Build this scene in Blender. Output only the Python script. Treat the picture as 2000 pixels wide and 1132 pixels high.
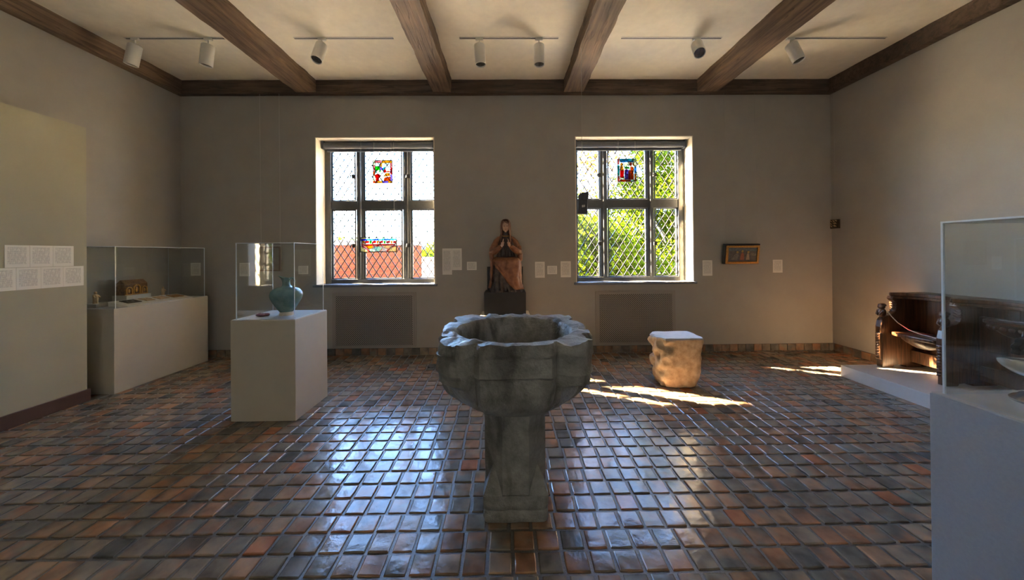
import bpy, bmesh, math, random
from mathutils import Vector, Matrix, noise
random.seed(7)
PI = math.pi
scene = bpy.context.scene
for o in list(bpy.data.objects): bpy.data.objects.remove(o)
C = scene.collection

# ------------------------------------------------------------------ camera
cam_d = bpy.data.cameras.new('camera'); cam = bpy.data.objects.new('camera', cam_d); C.objects.link(cam)
F_PX, YAW, PITCH, ROLL, CY = 660.4, 0.01208, 0.00324, -0.00825, 492.42
_f = Vector((math.sin(YAW)*math.cos(PITCH), math.cos(YAW)*math.cos(PITCH), math.sin(PITCH)))
_r0 = Vector((math.cos(YAW), -math.sin(YAW), 0)); _u0 = _r0.cross(_f)
_r = _r0*math.cos(ROLL) + _u0*math.sin(ROLL); _u = -_r0*math.sin(ROLL) + _u0*math.cos(ROLL)
cam.matrix_world = Matrix(((_r.x, _u.x, -_f.x, 0), (_r.y, _u.y, -_f.y, 0), (_r.z, _u.z, -_f.z, 1.5), (0, 0, 0, 1)))
cam_d.sensor_width = 36.0; cam_d.sensor_fit = 'HORIZONTAL'
cam_d.lens = 36.0*F_PX/2000.0
cam_d.shift_y = -(566.0-CY)/2000.0
cam_d.clip_start = 0.02; cam_d.clip_end = 500
scene.camera = cam

# ------------------------------------------------------------------ light and exposure
SKY, SUN, EXPO = 1.2, 88.0, 2.78
REAR_FILL = 105.0                                    # watts of each added fill lamp behind the viewer
SUN_DIR = Vector((2.0, -1.0, -1.50)).normalized()
world = bpy.data.worlds.new('world'); scene.world = world; world.use_nodes = True
nt = world.node_tree; nt.nodes.clear()
sky = nt.nodes.new('ShaderNodeTexSky'); sky.sky_type = 'NISHITA'; sky.sun_disc = False
sky.sun_elevation = math.asin(-SUN_DIR.z)
sky.sun_rotation = math.atan2(-SUN_DIR.x, -SUN_DIR.y)
sky.air_density = 1.0; sky.dust_density = 0.2; sky.ozone_density = 5.0
bg = nt.nodes.new('ShaderNodeBackground'); bg.inputs['Strength'].default_value = SKY
out = nt.nodes.new('ShaderNodeOutputWorld')
nt.links.new(sky.outputs[0], bg.inputs['Color']); nt.links.new(bg.outputs[0], out.inputs['Surface'])
sl = bpy.data.lights.new('sun', 'SUN'); sl.energy = SUN; sl.angle = math.radians(0.55); sl.color = (1.0, 0.73, 0.44)
so = bpy.data.objects.new('sun', sl); C.objects.link(so)
so.rotation_euler = SUN_DIR.to_track_quat('-Z', 'Y').to_euler(); so.location = (-12, 12, 12)
vs = scene.view_settings
vs.view_transform = 'Standard'; vs.look = 'None'; vs.exposure = EXPO; vs.gamma = 1.0; vs.use_curve_mapping = False
cy = scene.cycles
cy.max_bounces = 12; cy.diffuse_bounces = 7; cy.glossy_bounces = 5; cy.transmission_bounces = 6
cy.transparent_max_bounces = 40; cy.sample_clamp_indirect = 12.0

# ------------------------------------------------------------------ materials
def newmat(name):
    m = bpy.data.materials.new(name); m.use_nodes = True
    t = m.node_tree; b = t.nodes['Principled BSDF']
    return m, t, b
def N(t, typ, **kw):
    n = t.nodes.new(typ)
    for k, v in kw.items():
        if hasattr(n, k): setattr(n, k, v)
        else: n.inputs[k.replace('_', ' ')].default_value = v
    return n
def coords(t, scale=(1, 1, 1), kind='Object'):
    tc = t.nodes.new('ShaderNodeTexCoord'); mp = t.nodes.new('ShaderNodeMapping')
    mp.inputs['Scale'].default_value = scale
    t.links.new(tc.outputs[kind], mp.inputs['Vector']); return mp.outputs['Vector']
def ramp(t, fac, stops, interp='LINEAR'):
    r = t.nodes.new('ShaderNodeValToRGB'); r.color_ramp.interpolation = interp
    e = r.color_ramp.elements
    while len(e) < len(stops): e.new(0.5)
    for i, (p, c) in enumerate(stops): e[i].position = p; e[i].color = (c[0], c[1], c[2], 1)
    t.links.new(fac, r.inputs[0]); return r.outputs[0]
def bumped(t, b, h, strength=0.3, dist=0.01):
    bp = N(t, 'ShaderNodeBump'); bp.inputs['Strength'].default_value = strength; bp.inputs['Distance'].default_value = dist
    t.links.new(h, bp.inputs['Height']); t.links.new(bp.outputs[0], b.inputs['Normal'])
def simple(name, col, rough=0.6, metal=0.0, var=0.0, scale=20, bump=0.0, bdist=0.004, spec=0.5, aniso=(1, 1, 1), col2=None, coat=0.0):
    m, t, b = newmat(name)
    b.inputs['Base Color'].default_value = (*col, 1); b.inputs['Roughness'].default_value = rough
    b.inputs['Metallic'].default_value = metal; b.inputs['Specular IOR Level'].default_value = spec
    b.inputs['Coat Weight'].default_value = coat
    if var or bump or col2:
        v = coords(t, aniso); nz = N(t, 'ShaderNodeTexNoise'); nz.inputs['Scale'].default_value = scale
        nz.inputs['Detail'].default_value = 6; nz.inputs['Roughness'].default_value = 0.6
        t.links.new(v, nz.inputs['Vector'])
        c2 = col2 or tuple(min(1, c*(1+var)) for c in col); c1 = col if col2 else tuple(c*(1-var) for c in col)
        t.links.new(ramp(t, nz.outputs[0], [(0.3, c1), (0.7, c2)]), b.inputs['Base Color'])
        if bump: bumped(t, b, nz.outputs[0], bump, bdist)
    return m
def wood(name, c1, c2, c3, axis=1, rough=0.6, fine=1.0, bump=0.5):
    m, t, b = newmat(name)
    s = [14*fine, 14*fine, 14*fine]; s[axis] = 1.1*fine
    v = coords(t, s); n1 = N(t, 'ShaderNodeTexNoise'); n1.inputs['Scale'].default_value = 1.6; n1.inputs['Detail'].default_value = 9
    n1.inputs['Distortion'].default_value = 0.6; t.links.new(v, n1.inputs['Vector'])
    v2 = coords(t, (1.3, 1.3, 1.3)); n2 = N(t, 'ShaderNodeTexNoise'); n2.inputs['Scale'].default_value = 1.7; n2.inputs['Detail'].default_value = 4
    t.links.new(v2, n2.inputs['Vector'])
    g = ramp(t, n1.outputs[0], [(0.30, c1), (0.52, c2), (0.75, c3)])
    mx = N(t, 'ShaderNodeMix', data_type='RGBA', blend_type='MULTIPLY'); mx.inputs[0].default_value = 0.7
    t.links.new(g, mx.inputs[6]); t.links.new(ramp(t, n2.outputs[0], [(0.3, (0.55, 0.5, 0.46)), (0.7, (1.25, 1.15, 1.05))]), mx.inputs[7])
    # splits along the grain
    s2 = [9, 9, 9]; s2[axis] = 0.45
    v3 = coords(t, s2); n3 = N(t, 'ShaderNodeTexNoise'); n3.inputs['Scale'].default_value = 1.2; n3.inputs['Detail'].default_value = 3
    t.links.new(v3, n3.inputs['Vector'])
    mask = ramp(t, n3.outputs[0], [(0.485, (1, 1, 1)), (0.5, (0.25, 0.22, 0.2)), (0.515, (1, 1, 1))])
    mx2 = N(t, 'ShaderNodeMix', data_type='RGBA', blend_type='MULTIPLY'); mx2.inputs[0].default_value = 0.75
    t.links.new(mx.outputs[2], mx2.inputs[6]); t.links.new(mask, mx2.inputs[7])
    t.links.new(mx2.outputs[2], b.inputs['Base Color']); b.inputs['Roughness'].default_value = rough
    ad = N(t, 'ShaderNodeMath', operation='ADD'); t.links.new(n1.outputs[0], ad.inputs[0]); t.links.new(mask, ad.inputs[1])
    bumped(t, b, ad.outputs[0], bump, 0.006)
    return m
def glass(name, tint=(0.97, 0.985, 0.98), base=0.035, rough=0.01, haze=0.0, bump=0.0):
    m = bpy.data.materials.new(name); m.use_nodes = True; t = m.node_tree; t.nodes.clear()
    tr = N(t, 'ShaderNodeBsdfTransparent'); tr.inputs[0].default_value = (*tint, 1)
    gl = N(t, 'ShaderNodeBsdfGlossy'); gl.inputs['Roughness'].default_value = rough
    lw = N(t, 'ShaderNodeLayerWeight'); pw = N(t, 'ShaderNodeMath', operation='POWER'); pw.inputs[1].default_value = 4.0
    ml = N(t, 'ShaderNodeMath', operation='MULTIPLY_ADD'); ml.inputs[1].default_value = 0.85; ml.inputs[2].default_value = base
    ml.use_clamp = True
    t.links.new(lw.outputs['Facing'], pw.inputs[0]); t.links.new(pw.outputs[0], ml.inputs[0])
    mx = N(t, 'ShaderNodeMixShader'); t.links.new(ml.outputs[0], mx.inputs[0])
    t.links.new(tr.outputs[0], mx.inputs[1]); t.links.new(gl.outputs[0], mx.inputs[2])
    last = mx.outputs[0]
    if haze:
        df = N(t, 'ShaderNodeBsdfTranslucent'); df.inputs[0].default_value = (*tint, 1)
        m2 = N(t, 'ShaderNodeMixShader'); m2.inputs[0].default_value = haze
        t.links.new(last, m2.inputs[1]); t.links.new(df.outputs[0], m2.inputs[2]); last = m2.outputs[0]
    if bump:
        nz = N(t, 'ShaderNodeTexNoise'); nz.inputs['Scale'].default_value = 9; t.links.new(coords(t), nz.inputs['Vector'])
        bp = N(t, 'ShaderNodeBump'); bp.inputs['Strength'].default_value = bump; bp.inputs['Distance'].default_value = 0.01
        t.links.new(nz.outputs[0], bp.inputs['Height']); t.links.new(bp.outputs[0], gl.inputs['Normal'])
    o = N(t, 'ShaderNodeOutputMaterial'); t.links.new(last, o.inputs['Surface'])
    return m
M = {}
M['wall'] = simple('wall_paint', (0.35, 0.335, 0.305), 0.75, var=0.05, scale=3, bump=0.06, bdist=0.003, spec=0.25)
M['partition'] = simple('partition_paint', (0.385, 0.37, 0.285), 0.75, var=0.04, scale=3, bump=0.04, spec=0.25)
M['case_paint'] = simple('case_paint', (0.46, 0.43, 0.365), 0.6, var=0.03, scale=6, bump=0.04, bdist=0.001, spec=0.3)
M['case_grey'] = simple('case_grey_paint', (0.33, 0.34, 0.36), 0.6, var=0.05, scale=90, bump=0.12, bdist=0.001, spec=0.3)
M['deck'] = simple('case_deck', (0.46, 0.45, 0.42), 0.5, var=0.03, scale=6)
M['ceiling'] = simple('ceiling_plaster', (0.80, 0.755, 0.64), 0.9, var=0.05, scale=9, bump=0.25, bdist=0.006, spec=0.1)
M['reveal'] = simple('reveal_plaster', (0.82, 0.76, 0.63), 0.8, var=0.05, scale=12, bump=0.15, bdist=0.004)
M['beam_y'] = wood('beam_oak_long', (0.085, 0.060, 0.043), (0.185, 0.132, 0.092), (0.28, 0.195, 0.135), 1, 0.62)
M['beam_x'] = wood('beam_oak_cross', (0.05, 0.037, 0.028), (0.105, 0.075, 0.056), (0.16, 0.115, 0.085), 0, 0.62)
M['stall'] = wood('stall_oak', (0.035, 0.018, 0.010), (0.11, 0.052, 0.026), (0.20, 0.095, 0.045), 2, 0.30, 1.6, 0.25)
M['brown_board'] = simple('brown_board', (0.075, 0.04, 0.032), 0.4, var=0.08, scale=8)
M['grout'] = simple('grout', (0.12, 0.11, 0.10), 0.38, var=0.3, scale=120, bump=0.5, bdist=0.002)
M['frame_metal'] = simple('window_iron', (0.058, 0.062, 0.064), 0.35, var=0.15, scale=25, bump=0.05)
M['came'] = simple('lead_came', (0.045, 0.046, 0.05), 0.5, metal=0.2)
M['pane'] = glass('window_glass', (0.985, 0.99, 0.985), 0.05, 0.02, bump=0.15)
M['vitrine'] = glass('vitrine_acrylic', (0.975, 0.985, 0.985), 0.045, 0.004)
M['edge'] = simple('acrylic_edge', (0.62, 0.70, 0.78), 0.15, spec=0.8)
M['slate'] = simple('sill_slate', (0.16, 0.175, 0.20), 0.25, var=0.1, scale=10)
M['shade'] = simple('shade_fabric', (0.075, 0.085, 0.105), 0.6, var=0.1, scale=60)
M['shade_bar'] = simple('shade_bar', (0.20, 0.22, 0.25), 0.4)
M['grille'] = simple('grille_paint', (0.31, 0.285, 0.25), 0.5, spec=0.3)
M['painted_void'] = simple('grille_painted_void', (0.012, 0.011, 0.01), 0.9)  # near-black colour in place of the shade inside the grille
M['white_metal'] = simple('white_enamel', (0.62, 0.61, 0.57), 0.45)
M['track'] = simple('track_channel', (0.05, 0.045, 0.04), 0.5)
M['lens'] = simple('lamp_reflector', (0.35, 0.35, 0.36), 0.18, metal=1.0, var=0.4, scale=40)
M['black'] = simple('black_paint', (0.022, 0.023, 0.026), 0.55, var=0.15, scale=6)
M['iron_grey'] = simple('iron_grey', (0.05, 0.052, 0.058), 0.5, var=0.3, scale=40)
M['plinth'] = simple('plinth_paint', (0.62, 0.58, 0.48), 0.6)
M['platform'] = simple('platform_paint', (0.50, 0.49, 0.46), 0.45, var=0.04, scale=6)
def fontmat():
    m, t, b = newmat('font_stone')
    n1 = N(t, 'ShaderNodeTexNoise'); n1.inputs['Scale'].default_value = 15; n1.inputs['Detail'].default_value = 8; n1.inputs['Roughness'].default_value = 0.65; t.links.new(coords(t), n1.inputs['Vector'])
    n2 = N(t, 'ShaderNodeTexNoise'); n2.inputs['Scale'].default_value = 2.6; n2.inputs['Detail'].default_value = 6; n2.inputs['Distortion'].default_value = 0.8; t.links.new(coords(t, (2.2, 2.2, 0.8)), n2.inputs['Vector'])
    mx = N(t, 'ShaderNodeMix', data_type='RGBA', blend_type='MULTIPLY'); mx.inputs[0].default_value = 1.0
    t.links.new(ramp(t, n1.outputs[0], [(0.3, (0.15, 0.153, 0.148)), (0.7, (0.31, 0.313, 0.302))]), mx.inputs[6])
    t.links.new(ramp(t, n2.outputs[0], [(0.36, (0.42, 0.415, 0.41)), (0.46, (0.9, 0.89, 0.87)), (0.6, (1.05, 1.05, 1.05))]), mx.inputs[7])
    t.links.new(mx.outputs[2], b.inputs['Base Color']); b.inputs['Roughness'].default_value = 0.42; bumped(t, b, n1.outputs[0], 0.9, 0.02)
    return m
M['stone'] = fontmat()
M['lime'] = simple('weathered_limestone', (0.27, 0.20, 0.13), 0.9, scale=16, bump=0.8, bdist=0.012, col2=(0.50, 0.41, 0.29))
M['wire'] = simple('steel_wire', (0.42, 0.40, 0.37), 0.4)
M['gold'] = simple('gilt', (0.50, 0.26, 0.07), 0.35, metal=0.75, var=0.35, scale=60, bump=0.4)
M['casket'] = simple('casket_enamel', (0.17, 0.085, 0.03), 0.4, metal=0.3, var=0.6, scale=50, bump=0.3)
M['ivory'] = simple('ivory', (0.52, 0.38, 0.22), 0.5, var=0.3, scale=60)
M['dark_bronze'] = simple('dark_bronze', (0.06, 0.05, 0.035), 0.4, metal=0.5, var=0.5, scale=70, bump=0.4)
M['paper'] = simple('mount_board', (0.72, 0.71, 0.66), 0.7)
M['glaze'] = simple('turquoise_glaze', (0.075, 0.165, 0.165), 0.25, scale=14, bump=0.12, col2=(0.18, 0.285, 0.265))
M['clay'] = simple('bare_clay', (0.50, 0.42, 0.32), 0.7, var=0.15, scale=30)
M['purple'] = simple('purple_stone', (0.11, 0.035, 0.05), 0.4, var=0.5, scale=60, bump=0.4)
M['pearl'] = simple('mother_of_pearl', (0.42, 0.48, 0.56), 0.2, scale=6, col2=(0.68, 0.66, 0.58), coat=0.5)
M['silver'] = simple('silver', (0.45, 0.45, 0.47), 0.22, metal=1.0, var=0.2, scale=20)
M['dark_silver'] = simple('tarnished_silver', (0.035, 0.032, 0.026), 0.4, metal=0.6, var=0.5, scale=60, bump=0.4)
M['mantle'] = simple('polychrome_mantle', (0.13, 0.045, 0.02), 0.45, scale=16, bump=0.15, col2=(0.30, 0.13, 0.055))
M['dress'] = simple('polychrome_dress', (0.028, 0.022, 0.022), 0.5, scale=18, bump=0.15, col2=(0.09, 0.07, 0.06))
M['skin'] = simple('polychrome_skin', (0.56, 0.37, 0.27), 0.45, var=0.12, scale=25)
M['veil'] = simple('polychrome_veil', (0.10, 0.045, 0.03), 0.5, scale=22, bump=0.15, col2=(0.22, 0.11, 0.07))
M['panel_wood'] = simple('dim_panel', (0.22, 0.18, 0.145), 0.6, var=0.25, scale=14)
M['panel_edge'] = simple('dim_panel_edge', (0.15, 0.085, 0.065), 0.55)
M['ribbon'] = simple('white_ribbon', (0.75, 0.74, 0.70), 0.5)
M['brick'] = simple('brick_orange', (0.075, 0.0125, 0.003), 0.85, var=0.3, scale=8, bump=0.2)
M['mortar'] = simple('mortar', (0.11, 0.065, 0.025), 0.9, var=0.1, scale=20)
M['coping'] = simple('coping_stone', (0.22, 0.24, 0.27), 0.8, var=0.1, scale=4)
M['white_wall'] = simple('white_roof_membrane', (0.45, 0.44, 0.42), 0.8, var=0.03, scale=1)
M['bark'] = simple('bark', (0.16, 0.13, 0.11), 0.9, var=0.3, scale=10, bump=0.5)
M['ground'] = simple('ground_outside', (0.72, 0.68, 0.56), 0.9, var=0.2, scale=0.2)
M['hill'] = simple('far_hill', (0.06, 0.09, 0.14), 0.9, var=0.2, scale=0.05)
def leafmat(name, c1, c2):
    m = bpy.data.materials.new(name); m.use_nodes = True; t = m.node_tree; t.nodes.clear()
    nz = N(t, 'ShaderNodeTexNoise'); nz.inputs['Scale'].default_value = 2.2; nz.inputs['Detail'].default_value = 5; t.links.new(coords(t), nz.inputs['Vector'])
    c = ramp(t, nz.outputs[0], [(0.32, c1), (0.68, c2)])
    d = N(t, 'ShaderNodeBsdfDiffuse'); l = N(t, 'ShaderNodeBsdfTranslucent'); t.links.new(c, d.inputs[0]); t.links.new(c, l.inputs[0])
    mx = N(t, 'ShaderNodeMixShader'); mx.inputs[0].default_value = 0.5
    t.links.new(d.outputs[0], mx.inputs[1]); t.links.new(l.outputs[0], mx.inputs[2])
    o = N(t, 'ShaderNodeOutputMaterial'); t.links.new(mx.outputs[0], o.inputs['Surface']); return m
M['leaf'] = leafmat('leaf_green', (0.022, 0.05, 0.002), (0.068, 0.092, 0.004))
M['leaf_o'] = leafmat('leaf_autumn', (0.14, 0.06, 0.008), (0.16, 0.12, 0.02))
def tilemat():
    m, t, b = newmat('glazed_floor_tile')
    oi = N(t, 'ShaderNodeObjectInfo'); at = N(t, 'ShaderNodeAttribute', attribute_name='rnd')
    ad = N(t, 'ShaderNodeMath', operation='ADD'); t.links.new(oi.outputs['Random'], ad.inputs[0]); t.links.new(at.outputs['Fac'], ad.inputs[1])
    fr = N(t, 'ShaderNodeMath', operation='FRACT'); t.links.new(ad.outputs[0], fr.inputs[0])
    base = ramp(t, fr.outputs[0], [(0.0, (0.105, 0.098, 0.080)), (0.16, (0.135, 0.118, 0.092)), (0.32, (0.075, 0.075, 0.068)), (0.42, (0.17, 0.125, 0.088)),
                                   (0.56, (0.11, 0.104, 0.088)), (0.72, (0.17, 0.115, 0.075)), (0.80, (0.15, 0.125, 0.095)), (0.955, (0.21, 0.085, 0.045)), (0.98, (0.09, 0.075, 0.06))], 'CONSTANT')
    geo = N(t, 'ShaderNodeNewGeometry')
    cmb = N(t, 'ShaderNodeVectorMath', operation='ADD')
    sc = N(t, 'ShaderNodeVectorMath', operation='SCALE'); sc.inputs['Scale'].default_value = 37.0
    cx = N(t, 'ShaderNodeCombineXYZ'); t.links.new(fr.outputs[0], cx.inputs[2]); t.links.new(cx.outputs[0], sc.inputs[0])
    t.links.new(geo.outputs['Position'], cmb.inputs[0]); t.links.new(sc.outputs[0], cmb.inputs[1])
    n1 = N(t, 'ShaderNodeTexNoise'); n1.inputs['Scale'].default_value = 9; n1.inputs['Detail'].default_value = 5; t.links.new(cmb.outputs[0], n1.inputs['Vector'])
    mx = N(t, 'ShaderNodeMix', data_type='RGBA', blend_type='MULTIPLY'); mx.inputs[0].default_value = 1.0
    # terracotta body showing through the grey glaze in drifts
    r2 = N(t, 'ShaderNodeMath', operation='MULTIPLY'); r2.inputs[1].default_value = 17.31; t.links.new(fr.outputs[0], r2.inputs[0])
    r3 = N(t, 'ShaderNodeMath', operation='FRACT'); t.links.new(r2.outputs[0], r3.inputs[0])
    r4 = N(t, 'ShaderNodeMath', operation='MULTIPLY_ADD'); r4.inputs[1].default_value = 0.32; t.links.new(r3.outputs[0], r4.inputs[0])
    n0 = N(t, 'ShaderNodeTexNoise'); n0.inputs['Scale'].default_value = 6.5; n0.inputs['Detail'].default_value = 3; t.links.new(cmb.outputs[0], n0.inputs['Vector'])
    t.links.new(n0.outputs[0], r4.inputs[2])
    tm = ramp(t, r4.outputs[0], [(0.64, (0, 0, 0)), (0.86, (0.75, 0.75, 0.75))])
    m0 = N(t, 'ShaderNodeMix', data_type='RGBA'); t.links.new(tm, m0.inputs[0]); t.links.new(base, m0.inputs[6]); m0.inputs[7].default_value = (0.20, 0.098, 0.052, 1)
    t.links.new(m0.outputs[2], mx.inputs[6]); t.links.new(ramp(t, n1.outputs[0], [(0.28, (0.8, 0.8, 0.8)), (0.5, (1.5, 1.46, 1.42)), (0.72, (2.1, 1.95, 1.78))]), mx.inputs[7])
    t.links.new(mx.outputs[2], b.inputs['Base Color'])
    n2 = N(t, 'ShaderNodeTexNoise'); n2.inputs['Scale'].default_value = 14; n2.inputs['Detail'].default_value = 3; t.links.new(cmb.outputs[0], n2.inputs['Vector'])
    n3 = N(t, 'ShaderNodeTexNoise'); n3.inputs['Scale'].default_value = 240; n3.inputs['Detail'].default_value = 2; t.links.new(cmb.outputs[0], n3.inputs['Vector'])
    ml = N(t, 'ShaderNodeMath', operation='MULTIPLY_ADD'); ml.inputs[1].default_value = 0.05
    t.links.new(n3.outputs[0], ml.inputs[0]); t.links.new(n2.outputs[0], ml.inputs[2])
    bumped(t, b, ml.outputs[0], 0.24, 0.012)
    t.links.new(ramp(t, n1.outputs[0], [(0.3, (0.11,)*3), (0.7, (0.25,)*3)]), b.inputs['Roughness'])
    b.inputs['Specular IOR Level'].default_value = 0.45
    return m
M['tile'] = tilemat()
def cardmat():
    m, t, b = newmat('printed_card')
    g = t.nodes.new('ShaderNodeTexCoord'); sp = N(t, 'ShaderNodeSeparateXYZ'); t.links.new(g.outputs['Object'], sp.inputs[0])
    gp = N(t, 'ShaderNodeSeparateXYZ'); t.links.new(g.outputs['Generated'], gp.inputs[0])
    w = N(t, 'ShaderNodeMath', operation='MULTIPLY'); w.inputs[1].default_value = 2*PI/0.0085; t.links.new(sp.outputs[2], w.inputs[0])
    s = N(t, 'ShaderNodeMath', operation='SINE'); t.links.new(w.outputs[0], s.inputs[0])
    gt = N(t, 'ShaderNodeMath', operation='GREATER_THAN'); gt.inputs[1].default_value = 0.35; t.links.new(s.outputs[0], gt.inputs[0])
    mp = N(t, 'ShaderNodeMapping'); mp.inputs['Scale'].default_value = (190, 1, 26); t.links.new(g.outputs['Object'], mp.inputs['Vector'])
    nz = N(t, 'ShaderNodeTexNoise'); nz.inputs['Scale'].default_value = 1; t.links.new(mp.outputs[0], nz.inputs['Vector'])
    g2 = N(t, 'ShaderNodeMath', operation='GREATER_THAN'); g2.inputs[1].default_value = 0.44; t.links.new(nz.outputs[0], g2.inputs[0])
    def rng(sock, a, bb):
        x = N(t, 'ShaderNodeMath', operation='GREATER_THAN'); x.inputs[1].default_value = a; t.links.new(sock, x.inputs[0])
        y = N(t, 'ShaderNodeMath', operation='LESS_THAN'); y.inputs[1].default_value = bb; t.links.new(sock, y.inputs[0])
        z = N(t, 'ShaderNodeMath', operation='MULTIPLY'); t.links.new(x.outputs[0], z.inputs[0]); t.links.new(y.outputs[0], z.inputs[1]); return z.outputs[0]
    cur = gt.outputs[0]
    for k in (g2.outputs[0], rng(gp.outputs[0], 0.1, 0.86), rng(gp.outputs[2], 0.14, 0.92)):
        z = N(t, 'ShaderNodeMath', operation='MULTIPLY'); t.links.new(cur, z.inputs[0]); t.links.new(k, z.inputs[1]); cur = z.outputs[0]
    t.links.new(ramp(t, cur, [(0.0, (0.74, 0.73, 0.68)), (1.0, (0.36, 0.36, 0.35))]), b.inputs['Base Color']); b.inputs['Roughness'].default_value = 0.7
    return m
M['card'] = cardmat()
def sg(name, col): return glass('stained_'+name, col, 0.03, 0.05, haze=0.08)
SGC = dict(red=(0.60, 0.010, 0.007), orange=(0.70, 0.14, 0.006), amber=(0.72, 0.33, 0.02), green=(0.04, 0.50, 0.02), blue=(0.025, 0.09, 0.60),
     teal=(0.03, 0.42, 0.42), pale=(0.80, 0.77, 0.65), lilac=(0.32, 0.19, 0.52), cream=(0.85, 0.74, 0.40), sky=(0.06, 0.36, 0.66), pink=(0.66, 0.23, 0.19), mint=(0.50, 0.80, 0.62))
SG = {k: sg(k, c) for k, c in SGC.items()}

# ------------------------------------------------------------------ mesh helpers
class MB:
    def __init__(s): s.v = []; s.f = []
    def add(s, vs, fs):
        n = len(s.v); s.v += [tuple(p) for p in vs]; s.f += [tuple(i+n for i in f) for f in fs]; return s
    def box(s, x0, x1, y0, y1, z0, z1):
        return s.add([(x0,y0,z0),(x1,y0,z0),(x1,y1,z0),(x0,y1,z0),(x0,y0,z1),(x1,y0,z1),(x1,y1,z1),(x0,y1,z1)],
                     [(0,3,2,1),(4,5,6,7),(0,1,5,4),(1,2,6,5),(2,3,7,6),(3,0,4,7)])
    def prism(s, poly, axis, a0, a1):
        def P(p, a): return (a, p[0], p[1]) if axis == 0 else ((p[0], a, p[1]) if axis == 1 else (p[0], p[1], a))
        n = len(poly)
        return s.add([P(p, a0) for p in poly]+[P(p, a1) for p in poly],
                     [tuple(range(n))[::-1], tuple(range(n, 2*n))]+[(i, (i+1) % n, n+(i+1) % n, n+i) for i in range(n)])
    def loft(s, rings, cap=True):
        n = len(rings[0]); vs = [p for r in rings for p in r]
        fs = [(k*n+i, k*n+(i+1) % n, (k+1)*n+(i+1) % n, (k+1)*n+i) for k in range(len(rings)-1) for i in range(n)]
        if cap: fs += [tuple(range(n))[::-1], tuple(range((len(rings)-1)*n, len(rings)*n))]
        return s.add(vs, fs)
    def tube(s, pts, rad, seg=8, flat=(1, 1)):
        pts = [Vector(p) for p in pts]; R = rad if isinstance(rad, (list, tuple)) else [rad]*len(pts)
        rings = []; up = None
        for i, p in enumerate(pts):
            d = (pts[min(i+1, len(pts)-1)]-pts[max(i-1, 0)]).normalized()
            if up is None: up = Vector((0, 0, 1)) if abs(d.z) < 0.9 else Vector((0, 1, 0))
            a = d.cross(up).normalized(); b = a.cross(d).normalized(); up = b
            rings.append([p+a*(math.cos(2*PI*k/seg)*R[i]*flat[0])+b*(math.sin(2*PI*k/seg)*R[i]*flat[1]) for k in range(seg)])
        return s.loft(rings)
    def lathe(s, prof, seg=32, c=(0, 0, 0)):
        return s.loft([[(c[0]+r*math.cos(2*PI*k/seg), c[1]+r*math.sin(2*PI*k/seg), c[2]+z) for k in range(seg)] for r, z in prof])
    def ball(s, c, r, seg=16, rings=10, fn=None):
        rr = []
        for j in range(1, rings):
            ph = PI*j/rings
            ring = []
            for k in range(seg):
                th = 2*PI*k/seg; d = Vector((math.sin(ph)*math.cos(th), math.sin(ph)*math.sin(th), -math.cos(ph)))
                m = fn(d) if fn else 1.0
                ring.append((c[0]+d.x*r[0]*m, c[1]+d.y*r[1]*m, c[2]+d.z*r[2]*m))
            rr.append(ring)
        return s.loft(rr)
    def mesh(s, name):
        me = bpy.data.meshes.new(name); me.from_pydata(s.v, [], s.f); me.update()
        bm = bmesh.new(); bm.from_mesh(me); bmesh.ops.recalc_face_normals(bm, faces=bm.faces); bm.to_mesh(me); bm.free()
        return me
    def build(s, name, mat, parent=None, smooth=None, bevel=0.0, loc=None, seg=2):
        me = s.mesh(name); return link(name, me, mat, parent, smooth, bevel, loc, seg)
def link(name, me, mat, parent=None, smooth=None, bevel=0.0, loc=None, seg=2):
    if mat is not None and not me.materials:
        for mm in (mat if isinstance(mat, (list, tuple)) else [mat]): me.materials.append(mm)
    o = bpy.data.objects.new(name, me); C.objects.link(o)
    if parent is not None: o.parent = parent
    if loc is not None: o.location = loc
    if smooth is not None:
        me.polygons.foreach_set('use_smooth', [True]*len(me.polygons)); me.set_sharp_from_angle(angle=math.radians(smooth))
    if bevel:
        b = o.modifiers.new('bevel', 'BEVEL'); b.width = bevel; b.segments = seg; b.limit_method = 'ANGLE'
    return o
def tag(o, label=None, cat=None, group=None, kind=None):
    if label: o['label'] = label
    if cat: o['category'] = cat
    if group: o['group'] = group
    if kind: o['kind'] = kind
    return o
def thing(name, loc, label, cat, group=None, rz=0.0):
    o = bpy.data.objects.new(name, None); C.objects.link(o); o.location = loc; o.rotation_euler = (0, 0, rz); o.empty_display_size = 0.1
    return tag(o, label, cat, group)
def root(name, loc, label=None):
    o = bpy.data.objects.new(name, None); C.objects.link(o); o.location = loc; o.empty_display_size = 0.1
    return tag(o, label, kind='structure')
def nz(p, s=1.0): return noise.noise(Vector(p)*s)

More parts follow.
